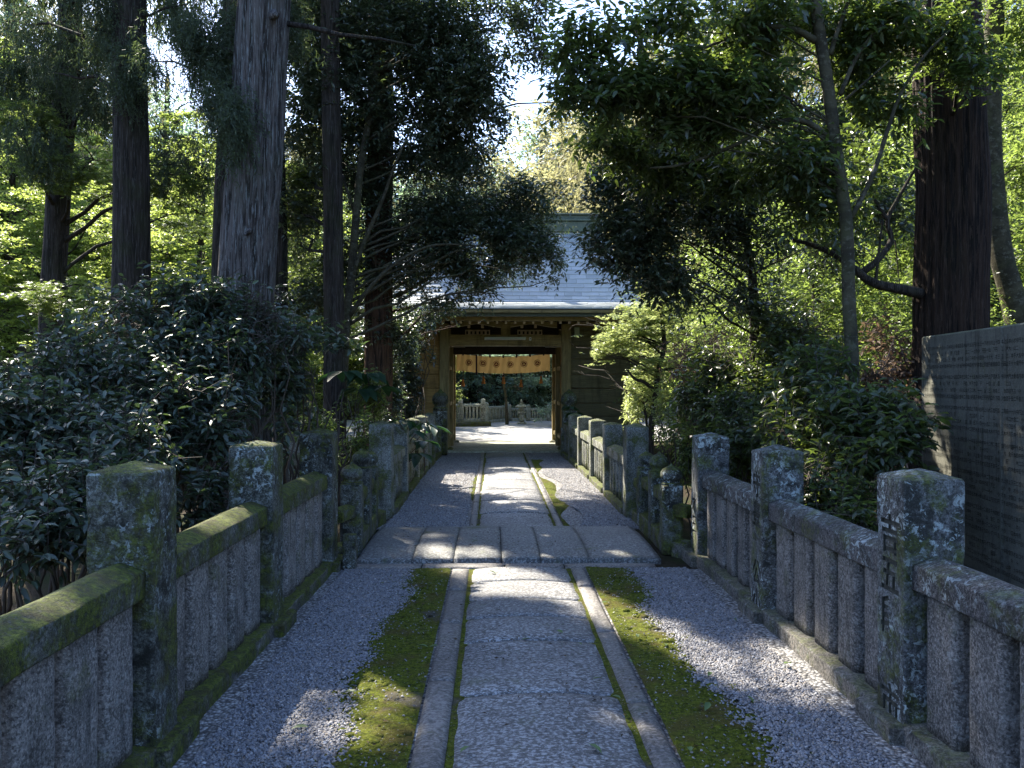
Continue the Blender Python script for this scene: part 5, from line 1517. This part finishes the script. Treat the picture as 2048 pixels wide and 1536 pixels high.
bush('thin undergrowth low behind the third right post', [PB(1500, 880, 8.0, 60, 50, .4), PB(1560, 900, 7.6, 50, 60, .4), PB(1480, 830, 8.4, 60, 40, .4)], 4000, .075, CA, 215)
bush('tangle of dry brown twigs and withered leaves left of the tablet', [PB(1770, 700, 8.6, 60, 60, .5), PB(1750, 760, 8.4, 50, 40, .4), PB(1800, 740, 8.6, 40, 60, .4), PB(1790, 800, 8.2, 50, 40, .4, .8)], 1800, .075, M['leaf_brown'], 216, bark=M['dry'], detail=1, cat='dead shrub', name='dry_shrub')
bush('reddish thin stemmed shrub between the bright maple and the dark camellias', [PB(1390, 720, 11.5, 60, 60, .5), PB(1430, 820, 11, 60, 50, .5)], 4500, .06, M['leaf_brown'], 217, bark=M['dry'], detail=1, cat='dead shrub', name='dry_shrub')
BR = M['leaf_bright']
bt = tree('maple_tree', 'small forked tree with sunlit pale green leaves in front of the gate wall', 'maple tree', [np.array([W(1300, 800, 13)[0], 13, -.3]), W(1303, 850, 13), W(1312, 780, 13), W(1318, 735, 13), W(1328, 690, 13), W(1320, 600, 13)], .055, .03, M['bark_dark'],
     [(BR, [PB(1240, 670, 13.2, 55, 45, .5, 1.3), PB(1200, 705, 13.4, 35, 30, .35, .8), PB(1290, 640, 13, 60, 40, .5, 1.2), PB(1180, 755, 13.6, 32, 16, .25, .5), PB(1185, 640, 13.4, 35, 25, .3, .6), PB(1165, 700, 13.6, 30, 22, .25, .5), PB(1170, 655, 13.7, 40, 30, .3, .7), PB(1165, 735, 14.6, 28, 22, .25, .4), PB(1300, 720, 13, 55, 40, .5), PB(1350, 600, 13.2, 60, 40, .5), PB(1350, 680, 13.4, 50, 50, .5, .8)], 20000, .060, 'maple', 3, dict(per=10)),
      (BR, [PB(1250, 780, 13.4, 50, 35, .4, 1.2), PB(1225, 820, 13.6, 40, 30, .35), PB(1290, 790, 13.2, 40, 40, .4)], 8000, .06, 'broad', 1, {})], ridges=6, depth=.05, seed=24, n=16, limb_r=.03)
mb = MB()
for pts, r0_, r1_ in (([(1312, 785, 13), (1290, 765, 12.9), (1270, 758, 12.9), (1255, 740, 12.9)], .035, .015), ([(1318, 740, 13), (1345, 737, 13), (1385, 728, 13)], .02, .008), ([(1297, 870, 12.9), (1290, 820, 12.9), (1293, 800, 12.9)], .022, .015)):
    P_ = spline([W(*p) for p in pts], 4); m_ = len(P_) - 1
    mb.tube(P_, [r0_ + (r1_ - r0_) * i / m_ for i in range(m_ + 1)], 8, .06, 3)
mb.build('fork', M['bark_dark'], bt, world=True, smooth=True)
tree('leaning_tree', 'pale grey trunk with a sunlit edge just right of the big red cedar', 'broadleaf tree', [W(2080, 900, 11), W(2035, 640, 11), W(2000, 500, 11), W(1985, 350, 11), W(1982, 200, 11), W(1990, 0, 11), W(2000, -300, 11)], .17, .09, M['bark_smooth'],
     [(M['leaf_mid'], [PB(2040, 60, 11, 80, 80, .8), PB(2060, 330, 11.5, 60, 70, .6)], 9000, .075, 'broad', 1, {})], ridges=8, depth=.04, flare=1.0, seed=25, n=28, limb_r=.03)

# ------------------------------------------------------------------ trees farther back
def copy_tree(t, loc, rz, sc, label=None, group=None):
    c = t.copy(); COL.objects.link(c)
    c.location = loc; c.rotation_euler = (0, 0, rz); c.scale = (sc, sc, sc)
    if label: c['label'] = label
    if group: c['group'] = group
    for ch in t.children:
        d = ch.copy(); COL.objects.link(d); d.parent = c
    return c


def proto(name, label, cat, H, rad, z0, mat, bark, n, L, style, seed, group, r=.12, shape='round', nb=16):
    rnd = random.Random(seed)
    bl = []
    for k in range(nb):
        q = (k + .5) / nb
        z = z0 + (H - z0) * q
        rr = rad * (math.sin(math.pi * (.15 + .8 * q)) if shape == 'round' else (1.05 - .85 * q))
        a = k * 2.4 + rnd.uniform(-.4, .4)
        d = rr * rnd.uniform(.35, .75)
        s = max(.45, rr * .5)
        bl.append((d * math.cos(a), d * math.sin(a), z, s, s, s * (.5 if style != 'broad' else .75), 1))
    path = [np.array([0, 0, -.4]), np.array([.1, 0, H * .3]), np.array([-.05, .1, H * .6]), np.array([0, 0, H * .95])]
    t = thing(name, label, cat, (0, 0, -.4), group)
    link('trunk', trunk_mesh(path, r, r * .35, 14, 6, .05, .4, seed, .4), bark, t, world=True)
    foliage('crown', t, mat, bl, n, L, style, seed, 1, corridor=False, sun=False, per=12, sub=9)
    mb = MB(); limbs_to(mb, path, bl, r * .35, seed)
    mb.build('limbs', bark, t, world=True, smooth=True)
    return t


MARKS = [(180, 'at the left edge of the photo'), (330, 'behind the second cedar trunk from the left'), (480, 'just left of the thickest cedar trunk'), (620, 'just right of the thickest cedar trunk'),
         (720, 'behind the slender dark cedar'), (850, 'left of the gate roof'), (935, 'beyond the left wall of the gate'), (1030, 'beyond the middle of the gate'), (1130, 'beyond the right side of the gate opening'),
         (1260, 'over the right end of the gate roof'), (1450, 'behind the small bright maple'), (1650, 'behind the dark crooked branch'), (1830, 'between the slim grey tree and the red cedar'), (9999, 'right of the massive red cedar')]
NTH = ['', 'second ', 'third ', 'fourth ', 'fifth ', 'sixth ', 'seventh ', 'eighth ', 'ninth ', 'tenth ', 'eleventh ', 'twelfth ', 'thirteenth ']
ORD = [[''], ['nearer of two ', 'farther of two '], ['nearest of three ', 'middle of three ', 'farthest of three '], ['nearest of four ', 'second of four ', 'third of four ', 'farthest of four '], ['nearest of five ', 'second of five ', 'third of five ', 'fourth of five ', 'farthest of five ']]


def put(t, spots, label, group):
    short = t['label'].split(' | ')[0]
    mk = {}
    for k, (x, y, sc, dz) in enumerate(spots):
        px = 985 + F * x / y
        mk.setdefault(next(m for lim, m in MARKS if px < lim), []).append((y, k))
    names = {}
    for m, v in mk.items():
        v.sort()
        for i, (_, k) in enumerate(v): names[k] = (ORD[len(v) - 1][i] if len(v) <= 5 else NTH[i] + 'nearest ') + short + ' ' + m
    for k, (x, y, sc, dz) in enumerate(spots):
        gz = float(ground_z(np.array([[x, y, 0.0]]))[0])
        if k == 0:
            t.location = (x, y, gz - .1 + dz); t.rotation_euler = (0, 0, k * 1.3); t.scale = (sc,) * 3
            o = t
        else: o = copy_tree(t, (x, y, gz - .1 + dz), k * 1.7, sc)
    # labels are set last so that copies do not inherit them
        o['label'] = names[k]


g_ = 'maples glowing behind the trunks on the left'
t = proto('maple_tree', 'sunlit yellow green maple', 'maple tree', 6.2, 2.9, .9, M['leaf_maple'], M['bark_dark'], 40000, .080, 'maple', 401, g_, nb=26)
put(t, [(-9.2, 18.5, 1.0, 0), (-6.4, 19.0, .95, 0), (-12.0, 21.5, 1.1, 0), (-8.0, 23, 1.25, 0), (-4.6, 22.5, 1.0, 0), (-14, 25, 1.4, 0), (-10.5, 27.5, 1.5, 0), (-6.5, 28, 1.35, 0), (-7.2, 15.8, .55, 0), (-4.8, 17.2, .6, 0)], None, g_)
g_ = 'bright green trees behind the bushes on the right'
t = proto('broadleaf_tree', 'bright green leafy tree', 'broadleaf tree', 6.5, 2.7, .6, M['leaf_mid'], M['bark_dark'], 30000, .10, 'broad', 402, g_, nb=24)
put(t, [(5.6, 14.5, .95, 0), (8.6, 14.2, 1.0, 0), (4.9, 18.0, .8, 0), (7.6, 18.5, 1.2, 0), (11.4, 17.5, 1.3, 0), (10.5, 11.5, .8, 0), (6.3, 11.8, .55, 0), (8.2, 10.5, .5, 0), (14.5, 20.5, 1.5, 0), (9.5, 23, 1.5, 0)], None, g_)
g_ = 'pale sunlit conifers behind the gate'
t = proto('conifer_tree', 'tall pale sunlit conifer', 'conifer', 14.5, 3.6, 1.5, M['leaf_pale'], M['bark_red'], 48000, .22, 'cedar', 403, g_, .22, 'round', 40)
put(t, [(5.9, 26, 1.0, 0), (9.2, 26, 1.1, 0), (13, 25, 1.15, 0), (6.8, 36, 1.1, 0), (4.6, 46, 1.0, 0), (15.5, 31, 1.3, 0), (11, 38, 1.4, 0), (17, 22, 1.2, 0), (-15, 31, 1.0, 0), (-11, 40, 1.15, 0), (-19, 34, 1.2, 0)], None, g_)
g_ = 'hazy pale trees on the far slope'
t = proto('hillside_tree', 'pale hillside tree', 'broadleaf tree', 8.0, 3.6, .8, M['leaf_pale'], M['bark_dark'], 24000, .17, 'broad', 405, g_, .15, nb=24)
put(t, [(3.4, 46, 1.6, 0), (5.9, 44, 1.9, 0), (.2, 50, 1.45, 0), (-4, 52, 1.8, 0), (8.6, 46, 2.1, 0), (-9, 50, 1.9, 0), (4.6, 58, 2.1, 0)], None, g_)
g_ = 'evergreens closing the courtyard'
t = proto('evergreen_tree', 'blue green evergreen', 'broadleaf tree', 7.5, 3.2, .4, M['leaf_blue'], M['bark_dark'], 17000, .15, 'broad', 404, g_, .15)
put(t, [(.2, 36.4, 1.15, 0), (-3.0, 37.5, 1.35, 0), (2.6, 37, 1.1, 0), (-5.8, 39, 1.6, 0), (-5.8, 34.6, 1.1, 0), (5.3, 42.5, 1.2, 0), (-1.0, 43, 1.25, 0), (-9.5, 41, 1.5, 0), (-6.5, 46, 1.75, 0), (-2.8, 47, 1.65, 0), (-10.5, 45, 1.8, 0), (5.5, 48, 1.7, 0), (3.2, 55, 2.0, 0), (9, 46, 1.6, 0), (2.5, 47, 1.4, 0), (-14, 37, 1.7, 0), (-4.5, 48, 1.5, 0), (-18, 32, 1.6, 0), (18, 38, 1.8, 0)], None, g_)
ct = tree('courtyard_tree', 'thin stemmed tree standing just left of the stone lantern', 'broadleaf tree', [np.array([W(1014, 800, 30.6)[0], 30.6, .05]), W(1012, 800, 30.6), W(1008, 770, 30.6), W(1006, 735, 30.6), W(1010, 700, 30.6)], .055, .03, M['bark_smooth'],
     [(M['leaf_blue'], [(.7, 30.6, 1.9, .6, .5, .35), (1.7, 31, 1.8, .7, .6, .35), (1.1, 30.6, 2.5, 1, .8, .5), (0, 30.5, 2.3, .6, .6, .4)], 5000, .10, 'layer', 1, dict(corridor=False, sun=False))], seed=31, n=12, ridges=5, limb_r=.02)
bush('rounded dark shrub at the right side of the courtyard', [(2.15, 29.5, .45, .55, .5, .4), (2.6, 30, .7, .6, .5, .5)], 3000, .09, M['leaf_blue'], 221, detail=1, zb=.05, corridor=False)
bush('sunlit yellow green shrub at the left side of the courtyard', [(-1.35, 28.2, 2.2, .4, .5, .5), (-1.7, 28.4, 1.2, .5, .5, .6)], 4000, .09, M['leaf_maple'], 222, detail=1, zb=.05, corridor=False, sun=False)

# ------------------------------------------------------------------ fallen leaves
rng = np.random.default_rng(77)
spots = [(1275, 1272), (1260, 1322), (1330, 1290), (1190, 1500), (1233, 1397), (1120, 1265), (1195, 1360), (1602, 1432), (1500, 1400), (1415, 1415), (1210, 1205), (1052, 1280), (985, 1145), (868, 1290), (930, 1500), (1470, 1240), (700, 1380), (1300, 1190), (845, 1290), (1380, 1500), (1420, 1350), (600, 1450), (1160, 1290), (1575, 1330)]
lm = leaves_mesh('leaf', np.zeros((1, 3)), np.array([[1.0, 0, .05]]), np.array([[0, .15, 1.0]]), np.array([.062]), np.array([.026]), 2)
lm.transform(Matrix.Translation((-.03, 0, .004)))
zones = {}
for k, (px_, py) in enumerate(spots):
    Y = (CAM_H - .04) * F / (py - 765)
    w = W(px_, py, Y)
    zn = ('gravel beside the left fence' if w[0] < -.72 else 'moss left of the path' if w[0] < -.35 else 'left kerb' if w[0] < -.19 else 'central stone slabs' if w[0] < .66 else 'right kerb' if w[0] < .79 else 'moss right of the path' if w[0] < 1.2 else 'gravel beside the right fence')
    o = link('fallen_leaf', lm, M['leaf_fallen'], None, (w[0], w[1], .042 if -.2 < w[0] < .66 else .034))
    o.rotation_euler = (rng.normal() * .15, rng.normal() * .15, rng.random() * 6.28)
    o.scale = (.8 + .5 * rng.random(),) * 3
    zones.setdefault(zn, []).append((Y, o))
for zn, v in zones.items():
    v.sort(key=lambda a: a[0])
    for i, (_, o) in enumerate(v):
        tag(o, (NTH[i] + 'nearest small green fallen leaf on the ' if len(v) > 1 else 'only small green fallen leaf on the ') + zn, 'leaf', 'fallen leaves on and beside the path')

# ------------------------------------------------------------------ litter of needles and bits of leaf on the ground
def litter(n, seed):
    rng = np.random.default_rng(seed)
    p = np.stack([rng.uniform(-1.2, 1.6, n), 2.3 + 14 * rng.random(n) ** 1.6, np.zeros(n)], 1)
    dens = .5 + .5 * nz(p, 88, .7)
    p = p[rng.random(n) < dens]
    n = len(p)
    z = np.where((p[:, 0] > -.19) & (p[:, 0] < .655), .036, .024)
    z = np.where((p[:, 1] > YB0 - .02) & (p[:, 1] < YB1), .092, z)
    p[:, 2] = z + rng.random(n) * .006
    th = rng.random(n) * 6.283
    d = np.stack([np.cos(th), np.sin(th), rng.normal(size=n) * .12], 1)
    L = .008 + .022 * rng.random(n) ** 2
    me = leaves_mesh('leaf_litter', p, d, np.tile([0, 0, 1.0], (n, 1)) + rng.normal(size=(n, 3)) * .3, L, L * (.15 + .4 * rng.random(n)), 1)
    o = link('leaf_litter', me, M['litter'], smooth=False)
    o['kind'] = 'stuff'; o['label'] = 'scattered brown needles and leaf fragments'
M['litter'] = leaf_mat('leaf_litter', (0.075, 0.05, 0.03), (0.10, 0.06, 0.03), .8, .2, .7, .2)
litter(9000, 91)


def cushions(n, seed):
    """Small raised moss cushions that break up the strips and their edges."""
    rng = np.random.default_rng(seed)
    V, Fq = [], []
    b = 0
    ring = np.array([(math.cos(a), math.sin(a)) for a in np.linspace(0, 6.2832, 9)[:-1]])
    for k in range(n):
        y = 2.4 + 4.7 * rng.random() ** 1.3
        side = -1 if rng.random() < .5 else 1
        e = moss_edge(y, side); xin = -.36 if side < 0 else .80
        q = rng.random() ** .6 * 1.32
        x = xin + (e - xin) * q
        r = (.008 + .030 * rng.random() ** 2.2) * (1.0 if q < 1 else .7)
        h = r * (.35 + .3 * rng.random())
        z = .012 if q < .75 else .004
        lay = [(1.0, -.3), (.92, .35), (.6, .8)]
        st = b
        for s_, hz in lay:
            jit = 1 + .22 * rng.normal(size=8)
            for (cx, cy), j in zip(ring, jit): V.append((x + cx * r * s_ * j, y + cy * r * s_ * j, z + h * hz))
        V.append((x, y, z + h)); b += 25
        for l in range(2):
            for i in range(8):
                Fq.append((st + l * 8 + i, st + l * 8 + (i + 1) % 8, st + (l + 1) * 8 + (i + 1) % 8, st + (l + 1) * 8 + i))
        for i in range(8): Fq.append((st + 16 + i, st + 16 + (i + 1) % 8, st + 24))
    me = bpy.data.meshes.new('moss'); me.from_pydata(V, [], Fq)
    o = link('moss', me, M['moss'], smooth=True); o['kind'] = 'stuff'; o['label'] = 'raised moss cushions along the stone path'
cushions(1500, 97)
